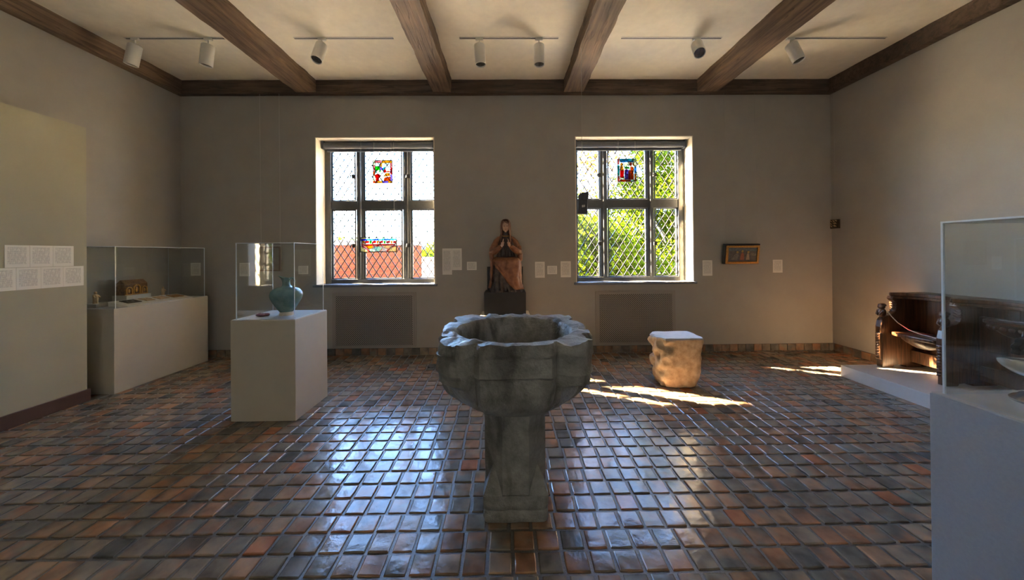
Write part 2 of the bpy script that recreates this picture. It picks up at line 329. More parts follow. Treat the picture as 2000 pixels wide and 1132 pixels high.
# ================================================================== THE ROOM
XL, XR, YB, YF, ZC = -4.85, 4.918, 5.074, -4.6, 4.07
W1 = (-2.865, -1.09); W2 = (1.022, 2.81); SILL, HEAD = 1.05, 3.255
YG = 5.37                                       # plane of the window glass
wb = MB(); T = YB+0.42
for a, b in ((XL-0.2, W1[0]), (W1[1], W2[0]), (W2[1], XR+0.2)): wb.box(a, b, YB, T, -0.02, ZC+0.1)
for w in (W1, W2): wb.box(w[0], w[1], YB, T, -0.02, SILL); wb.box(w[0], w[1], YB, T, HEAD, ZC+0.1)
tag(wb.build('wall_back', M['wall']), 'taupe back wall with the two leaded windows', kind='structure')
tag(MB().box(XL-0.2, XL, YF, YB, -0.02, ZC+0.1).build('wall_left', M['wall']), 'taupe left wall behind the low display case', kind='structure')
tag(MB().box(XR, XR+0.2, YF, YB, -0.02, ZC+0.1).build('wall_right', M['wall']), 'taupe right wall behind the carved stall', kind='structure')
tag(MB().box(XL-0.2, XR+0.2, YF-0.2, YF, -0.02, ZC+0.1).build('wall_front', M['wall']), 'taupe wall behind the viewer', kind='structure')
tag(MB().box(XL-0.2, XR+0.2, YF-0.2, T, ZC, ZC+0.15).build('ceiling', M['ceiling']), 'cream plaster ceiling between the oak beams', kind='structure')
PX = -4.40; PY = 3.585
tag(MB().box(XL, PX, YF, PY, 0, 2.85).build('wall_partition', M['partition']), 'low built-out partition carrying the printed cards', kind='structure')
tag(MB().box(PX, PX+0.018, YF, PY+0.018, 0, 0.125).box(XL, PX, PY, PY+0.018, 0, 0.125).build('baseboard_partition', M['brown_board'], bevel=0.004), 'brown painted board along the partition foot', kind='structure')

# ---- ceiling beams
def beam(name, x0, x1, y0, y1, z0, z1, axis, mat, label, amp=0.010, seed=0):
    L = (y1-y0) if axis == 1 else (x1-x0); n = int(L/0.06)
    w0, w1 = (x0, x1) if axis == 1 else (y0, y1)
    cs = []
    for i in range(5): cs.append((w0+(w1-w0)*i/4, z0))
    for i in range(1, 4): cs.append((w1, z0+(z1-z0)*i/3))
    for i in range(1, 5): cs.append((w1-(w1-w0)*i/4, z1))
    for i in range(1, 3): cs.append((w0, z1-(z1-z0)*i/3))
    rings = []
    for k in range(n+1):
        a = L*k/n; r = []
        for (u, z) in cs:
            d = amp*noise.fractal(Vector((u*3+seed, z*3, a*1.1)), 1.0, 2.0, 4)
            e = amp*1.3*noise.fractal(Vector((u*5+seed+9, z*5, a*4)), 1.0, 2.0, 4)
            uu, zz = u+e*(1 if u > (w0+w1)/2 else -1), z+d*0.7
            if z > z1-0.001: zz = z1
            r.append((uu, y0+a, zz) if axis == 1 else (x0+a, uu, zz))
        rings.append(r)
    return tag(MB().loft(rings).build(name, mat, smooth=50), label, kind='structure')
ZBm = 3.885
for i, (a, b, lab) in enumerate(((-3.085, -2.80, 'leftmost free oak beam crossing the ceiling'), (-1.09, -0.812, 'oak beam left of the middle, above the left window'),
                                 (0.854, 1.136, 'oak beam right of the middle, above the right window'), (2.84, 3.14, 'rightmost free oak beam crossing the ceiling'))):
    beam('trim_%d' % (i+1), a, b, YF, YB-0.07, ZBm, ZC+0.02, 1, M['beam_y'], lab, seed=i*7.3)
beam('trim_5', XL, XR, YB-0.08, YB+0.01, 3.872, ZC+0.02, 0, M['beam_x'], 'dark oak wall plate along the top of the back wall', 0.006, 31)
beam('trim_6', XL-0.01, XL+0.10, YF, YB-0.06, 3.872, ZC+0.02, 1, M['beam_y'], 'dark oak wall plate along the top of the left wall', 0.008, 41)
beam('trim_7', XR-0.10, XR+0.01, YF, YB-0.06, 3.872, ZC+0.02, 1, M['beam_x'], 'dark oak wall plate along the top of the right wall', 0.008, 51)

# ---- floor: grout bed, 300 nearest tiles one by one, the rest joined
floor = tag(MB().box(XL-0.2, XR+0.2, YF-0.2, T, -0.12, -0.007).build('floor', M['grout']), 'floor of small glazed terracotta and grey tiles', kind='structure')
PW, PD = 0.1245, 0.1275
def tile_shape(w, d, rs, j=0.003, h=0.012):
    rg = random.Random(rs)
    b = 0.007; z = [[rg.uniform(-0.0012, 0.0012) for _ in range(3)] for _ in range(3)]; z[1][1] += 0.0008
    xs = [-w/2+b, 0, w/2-b]; ys = [-d/2+b, 0, d/2-b]
    V = [(xs[i]+rg.uniform(-j, j)*0.5, ys[k]+rg.uniform(-j, j)*0.5, z[i][k]) for k in range(3) for i in range(3)]
    loop = [0, 1, 2, 5, 8, 7, 6, 3]
    F = [(0, 1, 4, 3), (1, 2, 5, 4), (3, 4, 7, 6), (4, 5, 8, 7)]
    n = 9
    for q, ss in ((0.8, -0.0028), (1.0, -h)):
        for i in loop:
            x, y, zz = V[i]
            ox = b*q*((x > b)-(x < -b)) * (0.72 if i in (0, 2, 6, 8) else 1.0); oy = b*q*((y > b)-(y < -b)) * (0.72 if i in (0, 2, 6, 8) else 1.0)
            V.append((x+ox, y+oy, ss if ss < -0.005 else zz+ss))
    for i in range(8):
        k = (i+1) % 8
        F.append((loop[i], 9+i, 9+k, loop[k])); F.append((9+i, 17+i, 17+k, 9+k))
    return V, F
tiles = []
rowi = 0; y = 0.95
rg = random.Random(3)
def pj(x, yy, z=0.0):
    d = Vector((x, yy, z-1.5)); zz = d.dot(_f)
    return 1000+F_PX*d.dot(_r)/zz, CY-F_PX*d.dot(_u)/zz
while y < YB-0.02:
    d = PD*rg.uniform(0.985, 1.015); d = min(d, YB-y)
    x = XL+rg.uniform(-0.008, 0.008)+0.004*math.sin(rowi*0.7)
    col = 0
    while x < XR:
        w = PW*(1+0.10*nz((col*3.1, 0.3, 1.7)))*rg.uniform(0.985, 1.015)
        tiles.append((x+w/2, y+d/2, w, d)); x += w; col += 1
    y += d; rowi += 1
def shows(t):
    px, py = pj(t[0], t[1])
    if not (-10 < px < 1815 and 690 < py < 1140): return 0
    if 945 < px < 1068 and py < 1015: return 0
    if 460 < px < 600 and py < 815: return 0
    if 868 < px < 1142 and py < 790: return 0
    return 1000+py
order = sorted(range(len(tiles)), key=lambda i: -shows(tiles[i]))
near = set(order[:300])
TV = []
for k in range(16):
    me = bpy.data.meshes.new('tile'); V, F = tile_shape(PW-0.013, PD-0.013, 100+k); me.from_pydata(V, [], F); me.update()
    bm = bmesh.new(); bm.from_mesh(me); bmesh.ops.recalc_face_normals(bm, faces=bm.faces)
    if sum(f.normal.z for f in bm.faces if f.calc_center_median().z > -0.002) < 0: bmesh.ops.reverse_faces(bm, faces=bm.faces)
    bm.to_mesh(me); bm.free()
    me.polygons.foreach_set('use_smooth', [True]*len(me.polygons)); me.set_sharp_from_angle(angle=math.radians(22)); me.materials.append(M['tile']); TV.append(me)
fv, ff, fc = [], [], []
for i, (cx, cyy, w, d) in enumerate(tiles):
    dz = rg.uniform(-0.0015, 0.0015); tx, ty = rg.gauss(0, 0.004), rg.gauss(0, 0.004)
    if i in near:
        o = bpy.data.objects.new('tile', TV[rg.randrange(16)]); C.objects.link(o); o.parent = floor
        o.location = (cx, cyy, dz); o.scale = ((w-0.013)/(PW-0.013), (d-0.013)/(PD-0.013), 1); o.rotation_euler = (tx, ty, rg.gauss(0, 0.006))
    else:
        V, F = tile_shape(w-0.013, d-0.013, i); n = len(fv); r = rg.random()
        fv += [(cx+a, cyy+b, c+dz+a*ty*-1+b*tx) for a, b, c in V]; ff += [tuple(q+n for q in f) for f in F]; fc += [r]*len(F)
me = bpy.data.meshes.new('tile_field'); me.from_pydata(fv, [], ff); me.update()
bm = bmesh.new(); bm.from_mesh(me); bmesh.ops.recalc_face_normals(bm, faces=bm.faces)
bad = [f for f in bm.faces if f.normal.z < -0.2]
if bad: bmesh.ops.reverse_faces(bm, faces=bm.faces) if len(bad) > len(bm.faces)*0.4 else bmesh.ops.reverse_faces(bm, faces=bad)
bm.to_mesh(me); bm.free()
at = me.attributes.new('rnd', 'FLOAT', 'FACE'); at.data.foreach_set('value', fc)
me.polygons.foreach_set('use_smooth', [True]*len(me.polygons)); me.set_sharp_from_angle(angle=math.radians(22))
tf = link('tile_field', me, M['tile'], floor); tf['kind'] = 'stuff'

# ---- tile skirting
def skirt(name, label, pts):
    b = tag(MB().box(*pts['bed']).build(name, M['grout']), label, kind='structure')
    return b
sk = skirt('baseboard_back', 'row of upright glazed tiles along the foot of the back wall', dict(bed=(XL, XR, YB-0.006, YB, 0, 0.105)))
x = XL+0.03; k = 0
while x < XR-0.02:
    w = 0.125*rg.uniform(0.95, 1.05)
    if not (-0.40 < x < 0.20):
        o = MB().box(x+0.004, min(x+w, XR)-0.004, YB-0.018, YB-0.003, 0.003, 0.102+rg.uniform(-0.003, 0.003)).build('tile', M['tile'], sk, bevel=0.003)
    x += w
sk = skirt('baseboard_right', 'row of upright glazed tiles along the foot of the right wall', dict(bed=(XR-0.006, XR, 4.02, YB, 0, 0.105)))
y = 4.03
while y < YB-0.05:
    w = 0.125*rg.uniform(0.95, 1.05)
    MB().box(XR-0.018, XR-0.003, y+0.004, min(y+w, YB-0.02)-0.004, 0.003, 0.102+rg.uniform(-0.003, 0.003)).build('tile', M['tile'], sk, bevel=0.003)
    y += w

# ---- windows
def clip(poly, x0, x1, z0, z1):
    def cut(P, ins, inter):
        o = []
        for i in range(len(P)):
            a, b = P[i-1], P[i]
            if ins(b):
                if not ins(a): o.append(inter(a, b))
                o.append(b)
            elif ins(a): o.append(inter(a, b))
        return o
    for ax, lim, sg_ in ((0, x0, 1), (0, x1, -1), (1, z0, 1), (1, z1, -1)):
        if not poly: return []
        poly = cut(poly, lambda p: sg_*(p[ax]-lim) >= 0, lambda a, b: tuple(a[q]+(b[q]-a[q])*((lim-a[ax])/(b[ax]-a[ax])) for q in (0, 1)))
    return poly
DW, DH = 0.119, 0.182
def window(name, w, xs, label):
    x0, x1 = w; xc = (x0+x1)/2
    W = root(name, (xc, YG, SILL), label)
    def B(a, b, y0, y1, z0, z1): return MB().box(a-xc, b-xc, y0, y1, z0-SILL, z1-SILL)
    (l0, m0, m1, m2, m3, r1) = xs
    fr = B(x0, l0, -0.05, 0.06, SILL, HEAD); fr.box(r1-xc, x1-xc, -0.05, 0.06, 0, HEAD-SILL)
    fr.box(l0-xc, r1-xc, -0.05, 0.06, 0, 0.065); fr.box(l0-xc, r1-xc, -0.05, 0.06, 3.18-SILL, HEAD-SILL)
    fr.build('frame', M['frame_metal'], W, bevel=0.008)
    for a, b in ((m0, m1), (m2, m3)):
        mm = MB()
        p = [(a-xc, 0.02), (a-xc+0.02, -0.03), (a-xc+0.045, -0.03), (a-xc+0.05, -0.06), (b-xc-0.05, -0.06), (b-xc-0.045, -0.03), (b-xc-0.02, -0.03), (b-xc, 0.02), (b-xc, 0.06), (a-xc, 0.06)]
        mm.prism(p, 2, 0.065, 3.18-SILL).build('mullion', M['frame_metal'], W, bevel=0.004)
    B(l0, r1, -0.04, 0.05, 2.205, 2.345).build('transom', M['frame_metal'], W, bevel=0.012)
    for (a, b) in ((l0, m0), (m1, m2), (m3, r1)):
        for (z0, z1) in ((SILL+0.065, 2.205), (2.345, 3.18)):
            t = 0.016
            c = B(a, b, -0.018, 0.012, z0, z0+t); c.box(a-xc, b-xc, -0.018, 0.012, z1-t-SILL, z1-SILL)
            c.box(a-xc, a+t-xc, -0.018, 0.012, z0+t-SILL, z1-t-SILL); c.box(b-t-xc, b-xc, -0.018, 0.012, z0+t-SILL, z1-t-SILL)
            cas = c.build('casement_frame', M['frame_metal'], W, bevel=0.003)
            # lead lattice
            A, Bx, Z0, Z1 = a+t, b-t, z0+t, z1-t; ox = (A+Bx)/2; oz = Z0
            lead = MB(); h = 0.0060
            kx = int((Bx-A)/DW)+int((Z1-Z0)/DH)+3
            for sgn in (1, -1):
                for k in range(-kx, kx+1):
                    # line: (x-ox)/DW*2 - sgn*(z-oz)/DH*2 = 2k+1
                    sl_ = DH/DW
                    def zat(x): return oz+sgn*sl_*((x-ox)-(k+0.5)*DW)
                    pts = []
                    for x in (A, Bx):
                        if Z0 <= zat(x) <= Z1: pts.append((x, zat(x)))
                    for z in (Z0, Z1):
                        x = ox+(k+0.5)*DW+sgn*(z-oz)/sl_
                        if A < x < Bx: pts.append((x, z))
                    if len(pts) >= 2:
                        p, q = Vector(pts[0]), Vector(pts[1])
                        if (q-p).length > 0.01:
                            n_ = Vector((-(q-p).y, (q-p).x)).normalized()*h
                            lead.prism([((p+n_).x-xc, (p+n_).y-SILL), ((p-n_).x-xc, (p-n_).y-SILL), ((q-n_).x-xc, (q-n_).y-SILL), ((q+n_).x-xc, (q+n_).y-SILL)], 1, -0.0035, 0.0035)
            lead.build('lead_came', M['came'], W)
            # panes
            full = None
            for i in range(-12, 13):
                for j in range(-1, 30):
                    cx = ox+(i+(0.5 if j % 2 else 0.0))*DW; cz = oz+j*DH/2
                    g = 0.002
                    poly = [(cx-DW/2+g, cz), (cx, cz-DH/2+g), (cx+DW/2-g, cz), (cx, cz+DH/2-g)]
                    cp = clip(poly, A, Bx, Z0, Z1)
                    if len(cp) < 3: continue
                    area = abs(sum(cp[q-1][0]*cp[q][1]-cp[q][0]*cp[q-1][1] for q in range(len(cp))))/2
                    if area < 0.0006: continue
                    qx = sum(p[0] for p in cp)/len(cp); qz = sum(p[1] for p in cp)/len(cp)
                    isf = area > 0.94*DW*DH/2
                    if isf and full is not None: me = full
                    else:
                        me = MB().prism([(p[0]-qx, p[1]-qz) for p in cp], 1, -0.0015, 0.0015).mesh('pane')
                        if isf: full = me
                    o = link('pane', me, M['pane'], W, loc=(qx-xc, 0, qz-SILL)); o.rotation_euler = (rg.gauss(0, 0.012), 0, rg.gauss(0, 0.012))
    for mx_, sg_ in ((m0, -1), (m2+0.135, -1)):
        for z in (1.64, 2.72):
            MB().box(mx_-0.035-xc, mx_+0.01-xc, -0.075, -0.045, z-0.03-SILL, z+0.03-SILL).tube([(mx_-0.02-xc, -0.06, z-SILL), (mx_-0.045-xc, -0.085, z-SILL+0.02), (mx_-0.05-xc, -0.09, z-SILL-0.03)], 0.01, 6).build('latch', M['black'], W, bevel=0.004)
    for a, b, z0, z1 in ((x0, x0+0.012, SILL, HEAD), (x1-0.012, x1, SILL, HEAD), (x0+0.012, x1-0.012, HEAD-0.012, HEAD)):
        B(a, b, YB-YG, -0.05, z0, z1).build('reveal', M['reveal'], W)
    B(x0-0.03, x1+0.03, YB-YG-0.035, -0.05, SILL-0.03, SILL+0.006).build('sill', M['slate'], W, bevel=0.006)
    s = thing('roller_shade', (xc, YG-0.12, 3.12), 'dark roller shade rolled up at the head of the %s window' % ('left' if xc < 0 else 'right'), 'shade', 'window shades')
    L = (x1-x0)/2-0.045
    MB().tube([(-L, 0, 0.065), (L, 0, 0.065)], 0.052, 20).build('roll', M['shade'], s, smooth=40)
    MB().box(-L+0.02, L-0.02, 0.045, 0.05, -0.005, 0.07).build('fabric', M['shade'], s)
    MB().box(-L+0.02, L-0.02, 0.035, 0.056, -0.02, 0.0).build('bottom_bar', M['shade_bar'], s, bevel=0.003)
    for sx in (-1, 1): MB().box(sx*L-0.012 if sx > 0 else -L-0.02, L+0.02 if sx > 0 else -L+0.012, -0.055, 0.055, 0.005, 0.125).build('end_bracket', M['shade'], s, bevel=0.005)
    return W
window('window_1', W1, (-2.762, -2.392, -2.256, -1.66, -1.515, -1.152), 'left leaded window looking out on a brick parapet')
window('window_2', W2, (1.10, 1.464, 1.595, 2.209, 2.34, 2.705), 'right leaded window looking out on green trees')

# ================================================================== OUTSIDE
tag(MB().box(-150, 150, YB+0.5, 260, -4.3, -4.0).build('ground', M['ground']), 'ground outside far below the windows', kind='structure')
bw = thing('brick_parapet', (-3.6, 6.15, -4.0), 'orange brick parapet wall seen through the left window', 'wall')
bw.rotation_euler = (0, 0, math.atan2(0.75, 1.75))
BL, BT = 2.0, 5.68
MB().box(-1.2, BL, 0.012, 0.42, 0, BT-0.01).build('mortar_core', M['mortar'], bw)
MB().box(-1.2, BL+0.01, -0.03, 0.45, BT, BT+0.09).build('coping', M['coping'], bw, bevel=0.01)
ch = 0.078; bmeshes = {}
for r in range(24):
    z = BT-(r+1)*ch; x = BL; k = r % 2
    while x > -0.9:
        L = 0.205 if k % 2 else 0.098
        key = L
        if key not in bmeshes: bmeshes[key] = MB().box(-L/2+0.006, L/2-0.006, -0.012, 0.08, -ch/2+0.006, ch/2-0.006).mesh('brick')
        o = link('brick', bmeshes[key], M['brick'], bw, loc=(x-L/2, 0.012+rg.uniform(-0.003, 0.003), z+ch/2)); x -= L; k += 1
wt = thing('white_roof', (-1.0, 9.0, -4.0), 'white flat roof beyond the brick parapet', 'roof')
MB().box(-1.9, 0.9, 0, 5, 0, 5.35).build('body', M['white_wall'], wt)
MB().box(-1.95, 0.95, -0.05, 0.12, 5.35, 5.42).build('kerb', M['white_wall'], wt, bevel=0.01)
def ridge(name, y, x0, x1, h, label, seed):
    n = 40; top = [(x0+(x1-x0)*i/n, h*(0.55+0.45*nz((i*0.21+seed, 2, 3)))) for i in range(n+1)]
    poly = [(p[0], p[1]) for p in top]+[(x1, -4), (x0, -4)]
    o = MB().prism(poly, 1, y, y+25).build(name, M['hill'])
    return tag(o, label, 'hill')
ridge('far_hill', 190, -150, 60, 11, 'hazy blue hill on the horizon beyond the left window', 1)
def tree(loc, crown, nleaf, label, mat, trunk_r=0.16, group='trees outside the windows', lean=(0, 0), size=0.115, shells=None):
    t = thing('tree', loc, label, 'tree', group)
    cx, cy_, cz, rx, ry, rz = crown
    base = Vector((cx*0.25, cy_*0.25, -0.3)); topp = Vector((cx+lean[0], cy_+lean[1], cz+rz*0.7))
    pts = [base.lerp(topp, k/6)+Vector((0.12*nz((k*.7, loc[0], 1)), 0.12*nz((k*.7, 5, loc[1])), 0))*(0 if k == 0 else 1) for k in range(7)]
    MB().tube(pts, [trunk_r*(1-0.8*k/6) for k in range(7)], 10).build('trunk', M['bark'], t, smooth=50)
    rt = random.Random(int(loc[0]*100)+nleaf)
    for k in range(7):
        a = rt.uniform(0, 2*PI); p0 = base.lerp(topp, rt.uniform(0.45, 0.85))
        p2 = Vector((cx+rx*0.8*math.cos(a), cy_+ry*0.8*math.sin(a), cz+rt.uniform(-0.3, 0.8)*rz)); p1 = p0.lerp(p2, 0.5)+Vector((0, 0, 0.15))
        MB().tube([p0, p1, p2], [trunk_r*0.35, trunk_r*0.22, 0.012], 6).build('branch', M['bark'], t, smooth=50)
    V, F = [], []
    clumps = []
    for _ in range(90):
        u = Vector((rt.gauss(0, 1), rt.gauss(0, 1), rt.gauss(0, 1))).normalized()*rt.uniform(0.35, 1.0)
        clumps.append((Vector((cx+u.x*rx, cy_+u.y*ry, cz+u.z*rz)), rt.uniform(0.16, 0.34)*min(rx, rz)))
    for _ in range(nleaf):
        c, r = rt.choice(clumps)
        p = c+Vector((rt.gauss(0, 0.5), rt.gauss(0, 0.5), rt.gauss(0, 0.42)))*r
        s = size*rt.uniform(0.6, 1.3)
        d = Vector((rt.gauss(0, 1), rt.gauss(0, 1), rt.gauss(-0.3, 0.6))).normalized(); n_ = d.cross(Vector((rt.gauss(0, 1), rt.gauss(0, 1), rt.gauss(0, 1)))).normalized()
        k = len(V); V += [p, p+d*s*0.45+n_*s*0.36, p+d*s, p+d*s*0.45-n_*s*0.36]; F.append((k, k+1, k+2, k+3))
    me = bpy.data.meshes.new('foliage'); me.from_pydata([tuple(v) for v in V], [], F); me.update()
    o = link('foliage', me, mat, t); o['kind'] = 'stuff'
    return t
tree((5.75, 10.8, -4), (0, 0, 7.0, 2.0, 1.8, 3.4), 36000, 'tall bright green tree at the right of the right window view', M['leaf'])
tree((2.3, 9.3, -4), (0, 0, 5.25, 1.7, 1.3, 1.55), 30000, 'lower green tree filling the bottom of the right window', M['leaf'])
tree((3.4, 13.0, -4), (0, 0, 5.0, 3.4, 1.6, 2.75), 38000, 'green tree standing behind the others, seen through the right window', M['leaf'], size=0.12)
tree((2.5, 12.0, -4), (0.3, 0, 9.6, 2.0, 1.0, 2.4), 2000, 'thin tree with sparse orange autumn leaves, right window', M['leaf_o'], 0.13, lean=(0.9, 0))
tree((-19.5, 41, -4), (0, 0, 5.6, 2.6, 2.6, 2.2), 3500, 'small round tree over the brick parapet, left window', M['leaf'], size=0.35)
tree((-9.4, 42, -4), (0, 0, 5.0, 2.2, 2.2, 1.9), 3500, 'small round tree above the white roof, left window', M['leaf'], size=0.35)

# ================================================================== THE BAPTISMAL FONT
def font():
    t = thing('stone_font', (0.033, 2.07, 0), 'large weathered grey stone font on an octagonal pillar, centre of the room', 'font')
    ap = 0.425; NT = 160
    prof = [(0.19, 0.592), (0.245, 0.618), (0.295, 0.645), (0.335, 0.670), (0.363, 0.695), (0.383, 0.720), (0.398, 0.745), (0.408, 0.77), (0.414, 0.79), (0.418, 0.81), (0.420, 0.825), (0.421, 0.84), (0.422, 0.86), (0.423, 0.882), (0.431, 0.892), (0.428, 0.90),
            (0.427, 0.93), (0.427, 0.965), (0.426, 0.985), (0.434, 0.992), (0.436, 1.01), (0.436, 1.035), (0.432, 1.05), (0.41, 1.053), (0.385, 1.053), (0.365, 1.05), (0.350, 1.045), (0.341, 1.03), (0.338, 0.98), (0.325, 0.90), (0.28, 0.82), (0.18, 0.775), (0.05, 0.765)]
    rings = []
    for j, (r, z) in enumerate(prof):
        ring = []
        outer = j <= 22
        for k in range(NT):
            th = 2*PI*k/NT
            if j <= 22:
                m = (th+PI/8) % (PI/4)-PI/8
                oct_ = 1/math.cos(m); w = min(1, max(0, (z-0.58)/0.14)); w = w if j < 21 else (1.0 if j == 21 else 0.8)
                rr = r*(1+(oct_-1)*w)
            else: rr = r
            # four corner heads on the diagonals
            q = (th % (PI/2))-PI/4; quad = int((th % (2*PI))/(PI/2))
            if j <= 22:
                prof_z = 0
                zt = min(max((z-0.795)/0.045, 0), 1); zt = zt*zt*(3-2*zt)
                worn = 0.62 if quad == 2 else 1.0           # the front-left head is worn to a disc
                half = 0.24 if z < 0.985 else 0.265
                a = abs(q)/half
                if a < 1:
                    bulge = (1-a**4)*(0.082 if z < 0.985 else 0.090*(1 if j < 21 else 0.92))
                    rr = r*(1+(1/math.cos(min(abs(q), PI/8))-1)*0.3)+bulge*zt if zt > 0 else rr
                    if quad != 2 and z < 0.985 and z > 0.74:
                        nose = math.exp(-(q/0.045)**2)*math.exp(-((z-0.845)/0.035)**2)*0.028
                        brow = math.exp(-((z-0.895)/0.012)**2)*math.exp(-(q/0.17)**2)*0.014
                        eye = -math.exp(-((z-0.872)/0.012)**2)*math.exp(-((abs(q)-0.085)/0.035)**2)*0.016
                        mouth = -math.exp(-((z-0.795)/0.008)**2)*math.exp(-(q/0.075)**2)*0.012
                        rr += (nose+brow+eye+mouth)*zt
                    if quad == 2 and 0.74 < z < 0.985:
                        rr += 0.012*math.exp(-(((q/0.2)**2+((z-0.86)/0.085)**2-1)/0.25)**2)
                elif a < 1.34 and z > 0.74: rr -= 0.030*(1-abs(a-1.12)/0.22) if abs(a-1.12) < 0.22 else 0
                # groove running down from beside each head
                if 0.62 < z < 0.83 and abs(abs(q)-0.27+(0.83-z)*0.35) < 0.04: rr -= 0.012
            p = Vector((rr*math.cos(th), rr*math.sin(th), z))
            e = noise.fractal(p*11, 0.8, 2.0, 6)
            amp = 0.005
            if 19 <= j <= 26: amp = 0.010
            rr2 = rr+e*amp; zz = z+noise.fractal(p*13+Vector((5, 1, 2)), 1.0, 2.0, 5)*(0.015 if 19 <= j <= 25 else 0.003)
            if 19 <= j <= 23:
                chip = nz((p.x*7+3, p.y*7, 1.3)); 
                if chip > 0.10: rr2 -= (chip-0.10)*0.09; zz -= (chip-0.10)*0.06
            ring.append((rr2*math.cos(th), rr2*math.sin(th), zz))
        rings.append(ring)
    MB().loft(rings).build('bowl', M['stone'], t, smooth=34)
    a, c = 0.178, 0.104
    def sec(a, c, z, n=6):
        pts = [(a-c, -a), (a, -(a-c)), (a, a-c), (a-c, a), (-(a-c), a), (-a, a-c), (-a, -(a-c)), (-(a-c), -a)]
        o = []
        for i in range(8):
            p, q = pts[i], pts[(i+1) % 8]
            for k in range(n): o.append((p[0]+(q[0]-p[0])*k/n, p[1]+(q[1]-p[1])*k/n, z))
        return o
    rr = []
    for k in range(26):
        z = 0.10+(0.60-0.10)*k/25
        ring = []
        for (x, y, zz) in sec(a+(0.004 if z > 0.54 else 0), c, z):
            e = 1+0.018*noise.fractal(Vector((x*9, y*9, zz*7)), 1.0, 2.0, 4)
            ring.append((x*e, y*e, zz))
        rr.append(ring)
    MB().loft(rr).build('shaft', M['stone'], t, smooth=40)
    b = MB(); h = 0.186; rg_ = []
    for z, s in ((0.0, 0.965), (0.012, 0.99), (0.035, 1.0), (0.058, 0.985), (0.066, 0.955), (0.074, 0.985), (0.10, 0.99), (0.15, 0.985)):
        ring = []
        for k in range(64):
            u = k/16; e = int(u); f = u-e
            x, y = [(-1+2*f, -1), (1, -1+2*f), (1-2*f, 1), (-1, 1-2*f)][e]
            rnd = 1-0.05*max(0, abs(x)*abs(y)-0.86)/0.14
            q = s*rnd*(1+0.016*noise.fractal(Vector((x*2, y*2, z*14)), 1.0, 2.0, 4)); zz = z+(0.007*nz((x*3, y*3, 4)) if 0.05 < z < 0.08 else 0)
            ring.append((x*h*q, y*h*q, zz))
        rg_.append(ring)
    b.loft(rg_).build('base_block', M['stone'], t, smooth=40)
    for sx in (-1, 1):
        for sy in (-1, 1):
            k = h*0.985
            vs_ = [(sx*k, sy*k, 0.148), (sx*(a-c), sy*k, 0.148), (sx*k, sy*(a-c), 0.148), (sx*(a-c/2)*0.995, sy*(a-c/2)*0.995, 0.30), (sx*(a-c), sy*(a-c), 0.148)]
            MB().add(vs_, [(0, 1, 3), (0, 3, 2), (1, 4, 3), (4, 2, 3), (0, 2, 4, 1)]).build('broach_stop', M['stone'], t)
font()

# ================================================================== GLASS CASES
def bonnet(loc, w, d, h, label, group='glass display bonnets'):
    t = thing('glass_bonnet', loc, label, 'display case', group); th = 0.007
    def pane(x0, x1, y0, y1, z0, z1):
        me = MB().box(x0, x1, y0, y1, z0, z1).mesh('glass_pane'); me.materials.append(M['vitrine']); me.materials.append(M['edge'])
        dims = (x1-x0, y1-y0, z1-z0); thin = dims.index(min(dims))
        for p in me.polygons:
            if abs(p.normal[thin]) < 0.5: p.material_index = 1
        return link('glass_pane', me, None, t)
    pane(0, w, 0, th, 0, h-th); pane(0, w, d-th, d, 0, h-th)
    pane(0, th, th, d-th, 0, h-th); pane(w-th, w, th, d-th, 0, h-th); pane(0, w, 0, d, h-th, h)
    return t
def pedestal(x0, x1, y0, y1, h, label, mat, name='display_pedestal'):
    t = thing(name, ((x0+x1)/2, (y0+y1)/2, 0), label, 'pedestal', 'display pedestals'); w, d = (x1-x0)/2, (y1-y0)/2
    MB().box(-w, w, -d, d, 0, h-0.006).build('body', mat, t, bevel=0.003)
    MB().box(-w+0.004, w-0.004, -d+0.004, d-0.004, h-0.006, h).build('deck', M['deck'], t)
    return t
PH = 0.917
pedestal(-2.515, -1.933, 3.09, 3.63, PH, 'square beige pedestal carrying the turquoise ewer', M['case_paint'])
bonnet((-2.485, 3.115, PH), 0.53, 0.49, 0.70, 'clear square bonnet over the turquoise ewer')
pedestal(XL+0.005, -4.305, 3.745, 4.90, 0.93, 'long beige case base against the left wall', M['case_paint'], 'case_base')
bonnet((XL+0.02, 3.77, 0.93), 0.51, 1.10, 0.685, 'long clear bonnet over the small treasures by the left wall')
pedestal(1.745, 2.40, 0.72, 1.385, 0.915, 'grey pedestal at the right edge carrying the shell cup', M['case_grey'])
bonnet((1.768, 0.745, 0.915), 0.61, 0.615, 0.70, 'clear bonnet over the shell cup at the right edge')

